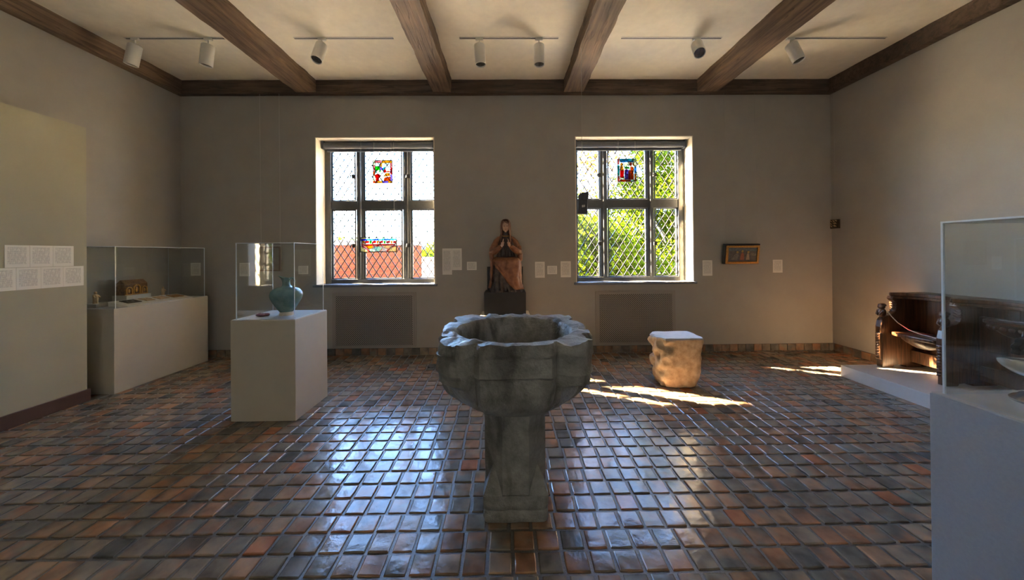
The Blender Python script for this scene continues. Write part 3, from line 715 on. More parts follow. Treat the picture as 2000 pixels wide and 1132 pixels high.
# ---- ewer and purple carving
e = thing('ceramic_ewer', (-2.17, 3.335, PH), 'turquoise glazed ceramic ewer with loop handle inside the square bonnet', 'ewer')
MB().lathe([(0.0005, 0.0), (0.060, 0.0), (0.062, 0.012), (0.056, 0.03), (0.058, 0.036)], 40).build('foot', M['clay'], e, smooth=50)
body = [(0.057, 0.034), (0.072, 0.055), (0.098, 0.095), (0.120, 0.135), (0.135, 0.172), (0.139, 0.20), (0.132, 0.228), (0.110, 0.253), (0.075, 0.270), (0.045, 0.279), (0.035, 0.290), (0.032, 0.315), (0.033, 0.345), (0.037, 0.362), (0.032, 0.362), (0.028, 0.34), (0.026, 0.30)]
rings = []
for r, z in body:
    ring = []
    for k in range(48):
        th = 2*PI*k/48; rr = r
        px, pz = 0, 0
        if z > 0.335:                       # pinched, raised spout on the left
            q = max(0, -math.cos(th)); px = -0.045*q**2*(z-0.335)/0.027; pz = 0.022*q**2*(z-0.335)/0.027
            rr = r*(1-0.35*abs(math.sin(th))*q)
        rr *= 1+0.008*nz((math.cos(th)*2, math.sin(th)*2, z*12))
        ring.append((rr*math.cos(th)+px, rr*math.sin(th), z+pz))
    rings.append(ring)
MB().loft(rings).build('body', M['glaze'], e, smooth=60)
MB().tube([(0.030, 0, 0.345), (0.05, 0, 0.362), (0.072, 0, 0.355), (0.082, 0, 0.325), (0.078, 0, 0.29), (0.070, 0, 0.262)], [0.010, 0.009, 0.009, 0.009, 0.010, 0.013], 10).build('handle', M['glaze'], e, smooth=60)
p = thing('stone_carving', (-2.356, 3.275, PH), 'small flat purple stone carving lying beside the turquoise ewer', 'carving')
MB().ball((0, 0, 0.014), (0.066, 0.036, 0.014), 24, 12, lambda d: 1+0.16*nz((d.x*3, d.y*3, d.z*3))).build('slab', M['purple'], p, smooth=60)
MB().ball((0.045, -0.005, 0.020), (0.022, 0.024, 0.013), 14, 8).build('head', M['purple'], p, smooth=60)
for k in (-0.03, -0.005, 0.02): MB().tube([(k, -0.03, 0.018), (k+0.004, 0, 0.029), (k, 0.03, 0.018)], 0.005, 6).build('ridge', M['purple'], p, smooth=60)

# ---- contents of the long case
LZ = 0.93
def block(x0, x1, y0, y1, h, label):
    return tag(MB().box(-(x1-x0)/2, (x1-x0)/2, -(y1-y0)/2, (y1-y0)/2, 0, h).build('riser_block', M['deck'], bevel=0.003, loc=((x0+x1)/2, (y0+y1)/2, LZ)), label, 'riser', 'risers in the long case')
block(-4.76, -4.60, 3.83, 4.03, 0.042, 'low grey riser under the standing ivory figure in the long case')
block(-4.76, -4.585, 4.12, 4.40, 0.10, 'tall grey riser under the gilt casket in the long case')
def ivory(loc, h, label, mat):
    t = thing('ivory_figure', loc, label, 'figurine', 'ivory figures in the long case'); s = h/0.14
    prof = [(0.024, 0), (0.026, 0.008), (0.022, 0.02), (0.024, 0.05), (0.027, 0.075), (0.028, 0.092), (0.020, 0.105), (0.010, 0.110)]
    MB().loft([[((r*(1+0.10*math.cos(5*2*PI*k/24+z*40)))*math.cos(2*PI*k/24)*s, r*(1+0.1*math.sin(4*2*PI*k/24))*math.sin(2*PI*k/24)*s*0.8, z*s) for k in range(24)] for r, z in prof]).build('robe', mat, t, smooth=50)
    MB().ball((0, 0, 0.124*s), (0.013*s, 0.014*s, 0.017*s), 14, 10).build('head', mat, t, smooth=60)
    for k in (-1, 1): MB().tube([(0.004, k*0.022*s, 0.095*s), (0.02*s, k*0.024*s, 0.07*s), (0.028*s, k*0.006*s, 0.08*s)], [0.008*s, 0.008*s, 0.006*s], 8).build('arm', mat, t, smooth=60)
ivory((-4.665, 3.88, LZ+0.042), 0.135, 'standing ivory figure on the low riser nearest the partition', M['ivory'])
ivory((-4.62, 4.585, LZ+0.052), 0.11, 'small pale ivory figure above the slanted board', M['ivory'])
tag(MB().box(-0.03, 0.03, -0.025, 0.025, 0, 0.052).build('riser_block', M['deck'], bevel=0.003, loc=(-4.62, 4.585, LZ)), 'small grey riser under the pale ivory figure at the far end', 'riser', 'risers in the long case')
c = thing('gilt_casket', (-4.675, 4.26, LZ+0.10), 'gilt arcaded reliquary casket on the tall riser in the long case', 'casket')
MB().box(-0.055, 0.055, -0.13, 0.13, 0.0, 0.135).build('body', M['casket'], c, bevel=0.004)
MB().prism([(-0.055, 0.135), (0.055, 0.135), (0.0, 0.185)], 1, -0.13, 0.13).build('roof', M['casket'], c, bevel=0.003)
for yc, w, h in ((-0.085, 0.035, 0.10), (0.0, 0.042, 0.125), (0.088, 0.034, 0.10)):
    o = [(yc-w, 0.012)]+[(yc-w*math.cos(PI*k/12), h-w+w*math.sin(PI*k/12)) for k in range(13)]+[(yc+w, 0.012)]
    i = [(yc-w*0.72, 0.012)]+[(yc-w*0.72*math.cos(PI*k/12), h-w+w*0.72*math.sin(PI*k/12)) for k in range(13)]+[(yc+w*0.72, 0.012)]
    n = len(o); m = MB()
    for x in (0.055, 0.066): m.add([(x, *p_) for p_ in o]+[(x, *p_) for p_ in i], [(q, q+1, n+q+1, n+q) for q in range(n-1)])
    m.add([(0.055, *p_) for p_ in o]+[(0.066, *p_) for p_ in o], [(q, q+1, n+q+1, n+q) for q in range(n-1)])
    m.add([(0.055, *p_) for p_ in i]+[(0.066, *p_) for p_ in i], [(q, q+1, n+q+1, n+q) for q in range(n-1)])
    m.build('arch', M['gold'], c)
    MB().ball((0.056, yc, h*0.48), (0.009, w*0.35, h*0.27), 12, 8).build('relief_figure', M['gold'], c, smooth=60)
MB().box(0.055, 0.062, -0.13, 0.13, 0.0, 0.012).build('band', M['gold'], c, bevel=0.002)
b = thing('slanted_board', (-4.43, 4.30, LZ), 'white slanted board with four plaques in the long case', 'board')
MB().prism([(-0.12, 0), (0.10, 0), (0.10, 0.008), (-0.12, 0.058)], 1, -0.40, 0.40).build('wedge', M['paper'], b, bevel=0.002)
for k, (yy, mt, w, lab) in enumerate(((-0.27, 'dark_bronze', 0.075, 'dark green bronze plaque lying nearest on the slanted board'), (-0.09, 'ivory', 0.05, 'pale ivory plaque with a dark edge, second on the slanted board'),
                                      (0.08, 'ivory', 0.06, 'pale tan ivory plaque, third on the slanted board'), (0.26, 'gold', 0.07, 'reddish gilt plaque lying farthest on the slanted board'))):
    pl = thing('plaque', (-4.44, 4.30+yy, LZ+0.0405), lab, 'plaque', 'plaques on the slanted board'); pl.rotation_euler = (0, math.atan2(0.05, 0.22), 0)
    MB().box(-0.055, 0.055, -w, w, 0, 0.008).build('plate', M[mt], pl, bevel=0.003)
    for q in range(3): MB().ball((rg.uniform(-0.025, 0.025), -w*0.6+w*0.6*q, 0.009), (0.022, w*0.24, 0.006), 10, 6).build('relief', M[mt], pl, smooth=60)

# ---- shell cup in the right-hand case
n = thing('nautilus_cup', (2.025, 1.25, 0.915), 'pearly shell cup on a silver foot in the right bonnet', 'cup')
MB().lathe([(0.0005, 0), (0.082, 0), (0.084, 0.008), (0.078, 0.014), (0.070, 0.016), (0.062, 0.026), (0.040, 0.036), (0.020, 0.044), (0.030, 0.052), (0.014, 0.060), (0.0005, 0.062)], 40).build('foot', M['silver'], n, smooth=40)
MB().lathe([(0.012, 0.058), (0.010, 0.07), (0.018, 0.078), (0.011, 0.083), (0.016, 0.088), (0.024, 0.092)], 24).build('stem', M['silver'], n, smooth=50)
rings = []
for k in range(21):
    s = k/20; x = -0.165+0.33*s; w = 0.062*math.sin(PI*min(1, s*0.93+0.06))**0.7; dp = 0.070*math.sin(PI*min(1, s*0.92+0.06))**0.8
    ring = []
    for q in range(20):
        a = 2*PI*q/20; yy = w*math.cos(a); zz = 0.152+0.018*(1-s)**2+(0.006*math.sin(a) if math.sin(a) > 0 else dp*math.sin(a)*(1+0.012*math.sin(k*2.2)))
        ring.append((x, yy, zz))
    rings.append(ring)
MB().loft(rings).build('shell', M['pearl'], n, smooth=70)
MB().tube([(-0.15, 0, 0.168), (-0.08, 0, 0.162), (0.05, 0, 0.160)], 0.008, 8).build('strap', M['silver'], n, smooth=60)
# scalloped fan rising above the shell
fan = []
for k in range(41):
    a = PI*1.16*k/40-0.25; r = 0.098+0.010*abs(math.sin(a*7))
    fan.append((-0.02-r*math.cos(a)*0.98, 0.205+r*math.sin(a)*0.60))
MB().prism(fan, 1, -0.012, 0.012).build('scalloped_fan', M['dark_silver'], n, bevel=0.003)
for k in range(8):
    a = PI*(k+0.5)/8; MB().tube([(-0.02, -0.013, 0.198), (-0.02-0.09*math.cos(a), -0.013, 0.203+0.053*math.sin(a))], 0.005, 6).build('fan_rib', M['dark_silver'], n, smooth=60)

# ================================================================== LABEL CARDS
def card(x, z, w, h, label, group, left=False, yy=None):
    if left: o = MB().box(-w/2, w/2, -0.004, 0, -h/2, h/2).build('wall_label', M['card'], loc=(PX, x, z)); o.rotation_euler = (0, 0, PI/2)
    else: o = MB().box(-w/2, w/2, -0.004, 0, -h/2, h/2).build('wall_label', M['card'], loc=(x, YB-0.0005, z))
    return tag(o, label, 'label', group)
G1, G2 = 'printed cards on the partition', 'printed cards on the back wall'
for k, nm in enumerate(('left', 'middle', 'right')): card(3.085+0.157*k, 1.51, 0.155, 0.2, '%s card of the upper row of three on the partition' % nm, G1, True)
for k, nm in enumerate(('second from the left', 'third from the left', 'rightmost')): card(3.156+0.1605*k, 1.307, 0.159, 0.2, '%s printed card of the lower row on the partition' % nm, G1, True)
card(2.9955, 1.307, 0.159, 0.2, 'leftmost printed card of the lower row on the partition, cut by the frame', G1, True)
for (x0, x1, z0, z1, lab) in (
    (-0.981, -0.838, 1.19, 1.582, 'tall printed card by the right edge of the left window'), (-0.836, -0.692, 1.257, 1.582, 'printed card adjoining the tall card beside the left window'),
    (-0.615, -0.470, 1.255, 1.379, 'small square card just left of the seated statue'), (0.406, 0.550, 1.131, 1.371, 'upright card just right of the seated statue'),
    (0.590, 0.736, 1.183, 1.308, 'small square card between the two upright cards right of the statue'), (0.791, 0.944, 1.135, 1.375, 'upright card nearest the left edge of the right window'),
    (2.938, 3.084, 1.139, 1.372, 'upright card between the right window and the small painting'), (4.008, 4.155, 1.176, 1.371, 'upright card right of the small framed painting'),
    (-3.12, -2.977, 1.217, 1.340, 'small card behind the ewer, left of the left window'), (-3.988, -3.839, 1.194, 1.393, 'upright card on the back wall seen through the ewer bonnet'),
    (-4.703, -4.561, 1.208, 1.399, 'upright card in the left corner seen through the long bonnet')):
    card((x0+x1)/2, (z0+z1)/2, x1-x0, z1-z0, lab, G2)

# ================================================================== SEATED STATUE
tag(MB().box(-0.345, 0.345, -0.19, 0.19, 0, 0.645).build('statue_plinth', M['plinth'], bevel=0.004, loc=(-0.045, 4.86, 0)), 'cream plinth under the black block behind the font', 'plinth')
bb = thing('black_block', (-0.045, 4.86, 0.645), 'black painted block carrying the seated statue', 'block')
MB().box(-0.29, 0.29, -0.16, 0.19, 0, 0.313).build('block', M['black'], bb, bevel=0.004)
tag(MB().box(-0.265, 0.265, -0.015, 0.02, 0, 0.347).build('back_slab', M['black'], bevel=0.004, loc=(-0.045, 5.03, 0.958)), 'black upright slab standing behind the seated statue', 'slab')
def statue():
    t = thing('seated_statue', (-0.03, 4.855, 0.9585), 'painted wooden statue of a robed seated woman with praying hands', 'statue')
    secs = [(0.0, -0.01, 0.235, 0.150), (0.03, -0.01, 0.225, 0.148), (0.10, -0.01, 0.205, 0.142), (0.20, -0.01, 0.192, 0.138), (0.30, -0.01, 0.190, 0.138), (0.38, -0.01, 0.190, 0.138), (0.43, -0.008, 0.186, 0.132), (0.455, 0.0, 0.172, 0.118),
            (0.47, 0.022, 0.15, 0.092), (0.50, 0.045, 0.132, 0.07), (0.56, 0.055, 0.118, 0.066), (0.62, 0.055, 0.120, 0.068), (0.68, 0.055, 0.122, 0.070), (0.73, 0.055, 0.118, 0.066), (0.765, 0.055, 0.092, 0.056), (0.79, 0.05, 0.070, 0.045), (0.81, 0.045, 0.040, 0.038), (0.86, 0.035, 0.034, 0.036)]
    def sec(z):
        for a, b in zip(secs, secs[1:]):
            if a[0] <= z <= b[0]:
                f = (z-a[0])/(b[0]-a[0]); return tuple(a[i]+(b[i]-a[i])*f for i in range(4))
        return secs[-1]
    def surf(th, z, off=0.0, fold=1.0):
        _, cyy, rx, ry = sec(z)
        e = 2.6 if z < 0.46 else 2.0
        c, s = math.cos(th), math.sin(th)
        k = (abs(c)**e+abs(s)**e)**(-1/e)
        am = (0.010 if z < 0.42 else (0.006 if z < 0.76 else 0.0))*fold
        rp = am*math.sin(17*th+3*math.sin(z*9)+z*4)+am*0.6*math.sin(9*th-z*11)
        # gap between the knees
        if z < 0.44: rp -= 0.022*math.exp(-((th+PI/2)/0.16)**2)*fold
        return ((rx*k+rp+off)*c, cyy+(ry*k+rp+off)*s, z)
    NTH = 96
    zs = [0.86*k/60 for k in range(61)]
    MB().loft([[surf(-PI+2*PI*k/NTH, z) for k in range(NTH)] for z in zs]).build('dress', M['dress'], t, smooth=70)
    # mantle: lap drape falling diagonally to the hem on the viewer's right
    m = MB(); cols = []
    for k in range(45):
        th = -PI*0.995+PI*0.99*k/44
        x = surf(th, 0.3)[0]
        zl = 0.40-(x+0.16)*1.42 if x < 0.10 else 0.035
        zl = max(0.03, min(0.42, zl)) if x > -0.172 else 0.05
        top = 0.478
        cols.append([surf(th, zl+(top-zl)*q/16, 0.016+0.006*math.sin(q*0.9+k*0.5)*(1-q/16), 0.5) for q in range(17)])
    m.add([p for c_ in cols for p in c_], [(a*17+q, (a+1)*17+q, (a+1)*17+q+1, a*17+q+1) for a in range(44) for q in range(16)])
    o = m.build('mantle_lap', M['mantle'], t, smooth=70); sm = o.modifiers.new('solid', 'SOLIDIFY'); sm.thickness = 0.014; sm.offset = 1
    for s in (-1, 1):
        # shoulder and sleeve, one continuous tapering limb with folds
        def limb(pts, rad, name, mat, fl=(1, 1), seg=24, rip=0.006):
            b_ = MB(); b_.tube(pts, rad, seg, fl)
            b_.v = [tuple(Vector(v)*(1)+Vector((0, 0, 0)) + Vector((0.004*math.sin(v[2]*90+v[1]*60), rip*math.sin(v[2]*120+v[0]*80), 0))) for v in b_.v]
            return b_.build(name, mat, t, smooth=70)
        limb([(s*0.045, 0.055, 0.785), (s*0.095, 0.055, 0.755), (s*0.135, 0.05, 0.71), (s*0.165, 0.035, 0.65), (s*0.188, 0.015, 0.59), (s*0.186, -0.02, 0.555), (s*0.150, -0.06, 0.575), (s*0.10, -0.092, 0.615), (s*0.066, -0.110, 0.645)],
             [0.024, 0.036, 0.044, 0.047, 0.050, 0.050, 0.045, 0.036, 0.028], 'sleeve', M['mantle'])
        limb([(s*0.19, 0.04, 0.64), (s*0.205, 0.02, 0.54), (s*0.20, 0.005, 0.45), (s*0.185, -0.01, 0.40)], [0.05, 0.056, 0.05, 0.03], 'mantle_fall', M['mantle'], (0.7, 1.25))
        # hand: palm, four fingers, thumb, held upright
        hb = MB(); bx, by, bz = s*0.042, -0.130, 0.668
        hb.tube([(s*0.064, -0.112, 0.643), (bx+s*0.004, by+0.008, bz-0.005), (bx, by, bz+0.025)], [0.018, 0.021, 0.020], 12, (0.62, 1.15))
        for q in range(4):
            fy = by-0.018+0.0115*q; L = (0.040, 0.048, 0.044, 0.034)[q]
            hb.tube([(bx, fy, bz+0.018), (bx-s*0.004, fy-0.001, bz+0.030+L*0.4), (bx-s*0.011, fy+0.001, bz+0.030+L)], [0.0075, 0.0068, 0.0045], 8)
        hb.tube([(bx-s*0.004, by-0.016, bz+0.002), (bx-s*0.015, by-0.026, bz+0.018), (bx-s*0.017, by-0.026, bz+0.036)], [0.009, 0.0078, 0.005], 8)
        hb.build('hand', M['skin'], t, smooth=70)
        MB().ball((s*0.085, -0.128, 0.022), (0.034, 0.055, 0.02), 14, 8).build('shoe', M['dress'], t, smooth=70)
    def face(d):
        f = max(0, -d.y); m_ = 1.0
        m_ += 0.20*math.exp(-(d.x/0.13)**2-((d.z+0.10)/0.22)**2)*(f > 0.6)          # nose
        m_ -= 0.07*math.exp(-((abs(d.x)-0.34)/0.15)**2-((d.z-0.08)/0.12)**2)*(f > 0.4)  # eye hollows
        m_ += 0.035*math.exp(-((abs(d.x)-0.32)/0.12)**2-((d.z-0.07)/0.06)**2)*(f > 0.4)
        m_ += 0.05*math.exp(-(d.x/0.22)**2-((d.z+0.48)/0.07)**2)*(f > 0.4)           # lips
        m_ += 0.05*math.exp(-(d.x/0.25)**2-((d.z+0.82)/0.16)**2)*(f > 0.2)           # chin
        m_ -= 0.16*max(0, -d.z-0.1)*(abs(d.x) > 0.25)
        return m_
    MB().ball((0, 0.025, 0.925), (0.054, 0.064, 0.083), 40, 30, face).build('head', M['skin'], t, smooth=80)
    for s in (-1, 1):
        MB().ball((s*0.019, -0.031, 0.932), (0.008, 0.006, 0.005), 10, 8).build('eye', M['dress'], t, smooth=80)
    MB().ball((0, -0.036, 0.886), (0.013, 0.006, 0.004), 10, 6).build('mouth', M['mantle'], t, smooth=80)
    # veil over the hair, open at the front, falling to the chest
    cols = []
    for k in range(49):
        a = -PI/2+0.78+(2*PI-1.56)*k/48
        col = []
        for z, rx, ry, cyy, in ((1.030, 0.004, 0.004, 0.03), (1.026, 0.030, 0.034, 0.028), (1.010, 0.048, 0.056, 0.026), (0.98, 0.060, 0.070, 0.028), (0.94, 0.064, 0.074, 0.032), (0.89, 0.064, 0.074, 0.036), (0.84, 0.062, 0.072, 0.04), (0.79, 0.076, 0.078, 0.045), (0.73, 0.085, 0.088, 0.05), (0.66, 0.088, 0.102, 0.045)):
            rp = 0.004*math.sin(14*a+z*30)
            col.append(((rx+rp)*math.cos(a), cyy+(ry+rp)*math.sin(a), z))
        cols.append(col)
    n_ = len(cols[0])
    o = MB().add([p for c_ in cols for p in c_], [(a*n_+q, (a+1)*n_+q, (a+1)*n_+q+1, a*n_+q+1) for a in range(48) for q in range(n_-1)]).build('veil', M['veil'], t, smooth=70)
    sm = o.modifiers.new('solid', 'SOLIDIFY'); sm.thickness = 0.009; sm.offset = 1
    MB().tube([(0.055*math.cos(a), 0.02+0.06*math.sin(a), 0.988+0.012*math.sin(a*2)) for a in [PI*1.08+PI*0.84*k/10 for k in range(11)]], 0.009, 8).build('hair_roll', M['veil'], t, smooth=70)
    MB().tube([(0.052*math.cos(a), 0.04+0.07*math.sin(a), 0.80-0.012*math.sin(-a)) for a in [PI*1.05+PI*0.9*k/10 for k in range(11)]], 0.006, 8).build('collar', M['gold'], t, smooth=70)
    MB().ball((0, 0.0, 0.013), (0.25, 0.162, 0.012), 40, 8, lambda d: 1+0.05*nz((d.x*6, d.y*6, 2))).build('base', M['dress'], t, smooth=60)
statue()

# ================================================================== STONE FRAGMENT
def fragment():
    n_, mth = 34, 72; rings = []
    for j in range(n_+1):
        s = j/n_; z = 0.552*s; ring = []
        for k in range(mth):
            th = 2*PI*k/mth; c, sn = math.cos(th), math.sin(th)
            e = 7.0 if s > 0.35 else 3.2+s*10.8
            kk = (abs(c)**e+abs(sn)**e)**(-1/e)
            hw = 0.205+0.05*s**1.5+0.01*math.sin(s*5); hd = 0.165+0.02*s
            x = hw*kk*c; y = hd*kk*sn
            x += -0.022*s if x < 0 else 0.012*s
            p = Vector((x, y, z))
            rough = noise.fractal(p*11, 1.0, 2.0, 5)
            left = max(0, min(1, (-x-0.06)/0.12))
            cav = 0.0
            if left > 0:
                cav = left*0.09*max(0, nz((p.x*10+1, p.y*12, p.z*11+3.3))+0.05)+left*0.008*math.sin(z*30+y*26)
            d = Vector((c, sn, 0))
            p = p+d*(rough*0.010-cav)
            if c > 0.75: p.x -= 0.022*math.exp(-((s-0.28)/0.16)**2)+0.006*math.sin(s*40)
            if j == 0: p = p-d*0.02
            if s > 0.98: p.z = 0.552+0.004*nz((p.x*9, p.y*9, 1))
            if j == n_: p = p-d*0.012
            ring.append(p)
        rings.append(ring)
    t = thing('stone_fragment', (1.905, 3.86, 0), 'carved pale limestone block fragment standing on the tiles under the right grille', 'stone')
    MB().loft(rings[:-1], cap=False).add([], []).build('carved_sides', M['lime'], t, smooth=45)
    b = MB(); b.loft([[(p[0]*0.9, p[1]*0.9, 0.53) for p in rings[-1]], rings[-2], rings[-1]]); b.build('flat_top', M['coping_pale'], t, smooth=35)
    MB().loft([rings[0], [(p[0]*0.9, p[1]*0.9, 0.004) for p in rings[0]]]).build('foot', M['lime'], t)
M['coping_pale'] = simple('limestone_top', (0.42, 0.41, 0.38), 0.8, scale=14, bump=0.3, col2=(0.52, 0.50, 0.46))
fragment()

# ================================================================== CHOIR STALL ON ITS PLATFORM
PZ = 0.135
tag(MB().box(-0.475, 0.475, -1.2, 1.2, 0, PZ).build('stall_platform', M['platform'], bevel=0.003, loc=(3.968+0.475, 2.80, 0)), 'low pale platform under the carved stall by the right wall', 'platform')
def stall():
    t = thing('choir_stall', (4.60, 3.0, PZ), 'dark carved oak choir stall with tip-up seats against the right wall', 'stall')
    X0, Y0 = 4.60, 3.0
    prof = [(4.36, 0), (4.49, 0), (4.50, 0.022), (4.56, 0.028), (4.63, 0.022), (4.64, 0), (4.89, 0), (4.89, 0.83), (4.50, 0.83), (4.485, 0.80), (4.505, 0.775), (4.53, 0.76), (4.533, 0.68), (4.515, 0.645), (4.48, 0.615), (4.44, 0.605), (4.40, 0.59), (4.365, 0.55), (4.348, 0.47), (4.348, 0.40), (4.36, 0.39), (4.36, 0)]
    for yy, th in ((3.93, 0.065), (3.36, 0.065), (2.79, 0.065), (2.22, 0.065)):
        MB().prism([(x-X0, z) for x, z in prof[:-1]], 1, yy-th/2-Y0, yy+th/2-Y0).build('side_panel', M['stall'], t, bevel=0.006)
        MB().box(4.338-X0, 4.362-X0, yy-0.026-Y0, yy+0.026-Y0, 0.09, 0.40).build('pilaster', M['stall'], t, bevel=0.004)
        for q in range(10): MB().ball((4.336-X0, yy-Y0, 0.105+0.031*q), (0.008, 0.022, 0.013), 10, 6).build('carved_boss', M['stall'], t, smooth=60)
        # crouching figure as elbow finial
        f = MB(); f.ball((4.395-X0, yy-Y0, 0.635), (0.042, 0.036, 0.055), 18, 12); f.ball((4.392-X0, yy-Y0, 0.705), (0.033, 0.034, 0.036), 18, 12, lambda d: 1+0.16*math.exp(-((d.x+1)/0.25)**2-((d.z+0.1)/0.2)**2))
        f.tube([(4.385-X0, yy-0.03-Y0, 0.66), (4.355-X0, yy-0.02-Y0, 0.62), (4.362-X0, yy-Y0, 0.60)], [0.014, 0.012, 0.01], 8); f.tube([(4.385-X0, yy+0.03-Y0, 0.66), (4.355-X0, yy+0.02-Y0, 0.62), (4.362-X0, yy-Y0, 0.60)], [0.014, 0.012, 0.01], 8)
        f.ball((4.40-X0, yy-Y0, 0.722), (0.038, 0.038, 0.024), 16, 8); f.build('finial', M['stall'], t, smooth=60)
        for q in range(5): MB().prism([(yy-0.033-Y0, 0.66+0.027*q), (yy-Y0, 0.645+0.027*q), (yy+0.033-Y0, 0.66+0.027*q), (yy+0.033-Y0, 0.672+0.027*q), (yy-Y0, 0.657+0.027*q), (yy-0.033-Y0, 0.672+0.027*q)], 0, 4.522-X0, 4.537-X0).build('chevron', M['stall'], t)
    for b0, b1, up in ((3.36, 3.93, False), (2.79, 3.36, True), (2.22, 2.79, True)):
        a0, a1 = b0+0.033, b1-0.033
        for u in range(2):
            ya = a0+(a1-a0)*u/2; yb = a0+(a1-a0)*(u+1)/2
            MB().box(4.74-X0, 4.77-X0, ya+0.002-Y0, yb-0.002-Y0, 0.06, 0.83).build('back_board', M['stall'], t, bevel=0.003)
        # capping with a hollow front edge
        pts = [(4.475-X0, b0-Y0)]
        for k in range(13):
            u = k/12; pts.append((4.475+0.185*math.sin(PI*u)**0.55-X0, b0+0.02+(b1-b0-0.04)*u-Y0))
        pts += [(4.475-X0, b1-Y0), (4.90-X0, b1-Y0), (4.90-X0, b0-Y0)]
        MB().prism(pts, 2, 0.83, 0.872).build('capping', M['stall'], t, bevel=0.012, seg=3)
        pts2 = [(p[0]+0.012 if i < 15 else p[0], p[1]) for i, p in enumerate(pts)]
        MB().prism(pts2, 2, 0.80, 0.83).build('cap_moulding', M['stall'], t, bevel=0.008)
        MB().box(4.70-X0, 4.74-X0, a0-Y0, a1-Y0, 0.06, 0.20).build('lower_rail', M['stall'], t, bevel=0.004)
        if not up:
            s = MB().prism([(4.74-X0, a0-Y0), (4.74-X0, a1-Y0), (4.45-X0, a1-Y0), (4.41-X0, a1-0.07-Y0), (4.395-X0, (a0+a1)/2-Y0), (4.41-X0, a0+0.07-Y0), (4.45-X0, a0-Y0)], 2, 0.385, 0.425).build('seat', M['stall'], t, bevel=0.010, seg=3)
            rings = []
            for z, w, dd in ((0.385, 0.19, 0.13), (0.36, 0.185, 0.125), (0.335, 0.16, 0.10), (0.30, 0.10, 0.06), (0.285, 0.06, 0.04)):
                rings.append([(4.54-X0+dd*math.cos(2*PI*k/24), (a0+a1)/2-Y0+w*math.sin(2*PI*k/24), z) for k in range(24)])
            MB().loft(rings).build('misericord_bracket', M['stall'], t, smooth=40)
        else:
            s = MB().box(4.69-X0, 4.725-X0, a0+0.01-Y0, a1-0.01-Y0, 0.36, 0.70).build('seat', M['stall'], t, bevel=0.010, seg=3)
            rings = []
            for z, w, dd in ((0.69, 0.185, 0.16), (0.665, 0.185, 0.16), (0.655, 0.165, 0.135), (0.61, 0.13, 0.10), (0.56, 0.07, 0.06), (0.54, 0.03, 0.03)):
                rings.append([(4.69-X0-dd*math.sin(PI*k/18), (a0+a1)/2-Y0+w*math.cos(PI*k/18)*(1+0.03*math.sin(k*2.5)*(z < 0.66)), z) for k in range(19)])
            MB().loft(rings).build('misericord_bracket', M['stall'], t, smooth=35)
            for q in range(9):
                aa = PI*(q+0.5)/9; MB().ball((4.69-0.118*math.sin(aa)-X0, (a0+a1)/2-Y0+0.15*math.cos(aa), 0.625), (0.016, 0.02, 0.022), 10, 6).build('carved_leaf', M['stall'], t, smooth=60)
    return t
stall()
rb = [(4.425, 3.905, 0.80), (4.455, 3.885, 0.735), (4.49, 3.85, 0.665), (4.53, 3.78, 0.60), (4.56, 3.70, 0.568), (4.55, 3.60, 0.566), (4.50, 3.52, 0.568), (4.45, 3.45, 0.585), (4.41, 3.40, 0.61)]
tag(MB().tube([(x-4.425, y-3.905, z-0.56) for x, y, z in rb], 0.011, 8, (1.0, 0.45)).build('barrier_ribbon', M['ribbon'], smooth=60, loc=(4.425, 3.905, 0.56)), 'white ribbon strung across the front seat of the stall', 'ribbon')

# ================================================================== WALL-HUNG WORKS
pt = thing('framed_painting', (3.47, 5.035, 1.32), 'small framed panel painting leaning out from the wall right of the right window', 'painting'); pt.rotation_euler = (math.radians(7), 0, 0)
MB().box(-0.262, 0.262, -0.045, 0.0, 0, 0.30).build('box_frame', M['black'], pt, bevel=0.003)
g = MB(); w, h, f = 0.245, 0.27, 0.030
for a, b_, c_, d_ in ((-w, w, 0.008, 0.008+f), (-w, w, 0.008+h-f, 0.008+h), (-w, -w+f, 0.008+f, 0.008+h-f), (w-f, w, 0.008+f, 0.008+h-f)): g.box(a, b_, -0.068, -0.045, c_, d_)
g.build('gilt_frame', M['gold'], pt, bevel=0.004)
M['paint_bg'] = simple('painted_panel', (0.055, 0.06, 0.06), 0.5, scale=22, col2=(0.15, 0.125, 0.11))
pc = MB().box(-w+f, w-f, -0.052, -0.045, 0.008+f, 0.008+h-f).build('picture', M['paint_bg'], pt)
def flat(poly, mat, parent, y=-0.053): return MB().prism(poly, 1, y-0.0008, y+0.0005).build('painted_figure', mat, parent)
M['p_red'] = simple('paint_red', (0.30, 0.09, 0.045), 0.5, var=0.4, scale=60); M['p_cream'] = simple('paint_cream', (0.36, 0.26, 0.17), 0.5, var=0.3, scale=60)
M['p_gold'] = simple('paint_gold', (0.34, 0.23, 0.06), 0.5, var=0.3, scale=60); M['p_grey'] = simple('paint_grey', (0.17, 0.15, 0.13), 0.5, var=0.4, scale=60)
M['p_blue'] = simple('paint_blue_grey', (0.10, 0.13, 0.15), 0.5, var=0.4, scale=40)
def figure(x, z0, z1, wd, mat, lean=0):
    flat([(x-wd, z0), (x+wd, z0), (x+wd*0.7+lean, z0+(z1-z0)*0.75), (x+lean, z1), (x-wd*0.7+lean, z0+(z1-z0)*0.75)], mat, pc)
figure(-0.12, 0.065, 0.165, 0.05, M['p_grey'], 0.035); figure(0.0, 0.06, 0.18, 0.032, M['p_red']); figure(0.085, 0.065, 0.165, 0.026, M['p_cream'])
for x, z in ((-0.075, 0.178), (0.0, 0.192), (0.088, 0.178)): flat([(x+0.017*math.cos(2*PI*k/12), z+0.017*math.sin(2*PI*k/12)) for k in range(12)], M['p_gold'], pc, -0.0535)
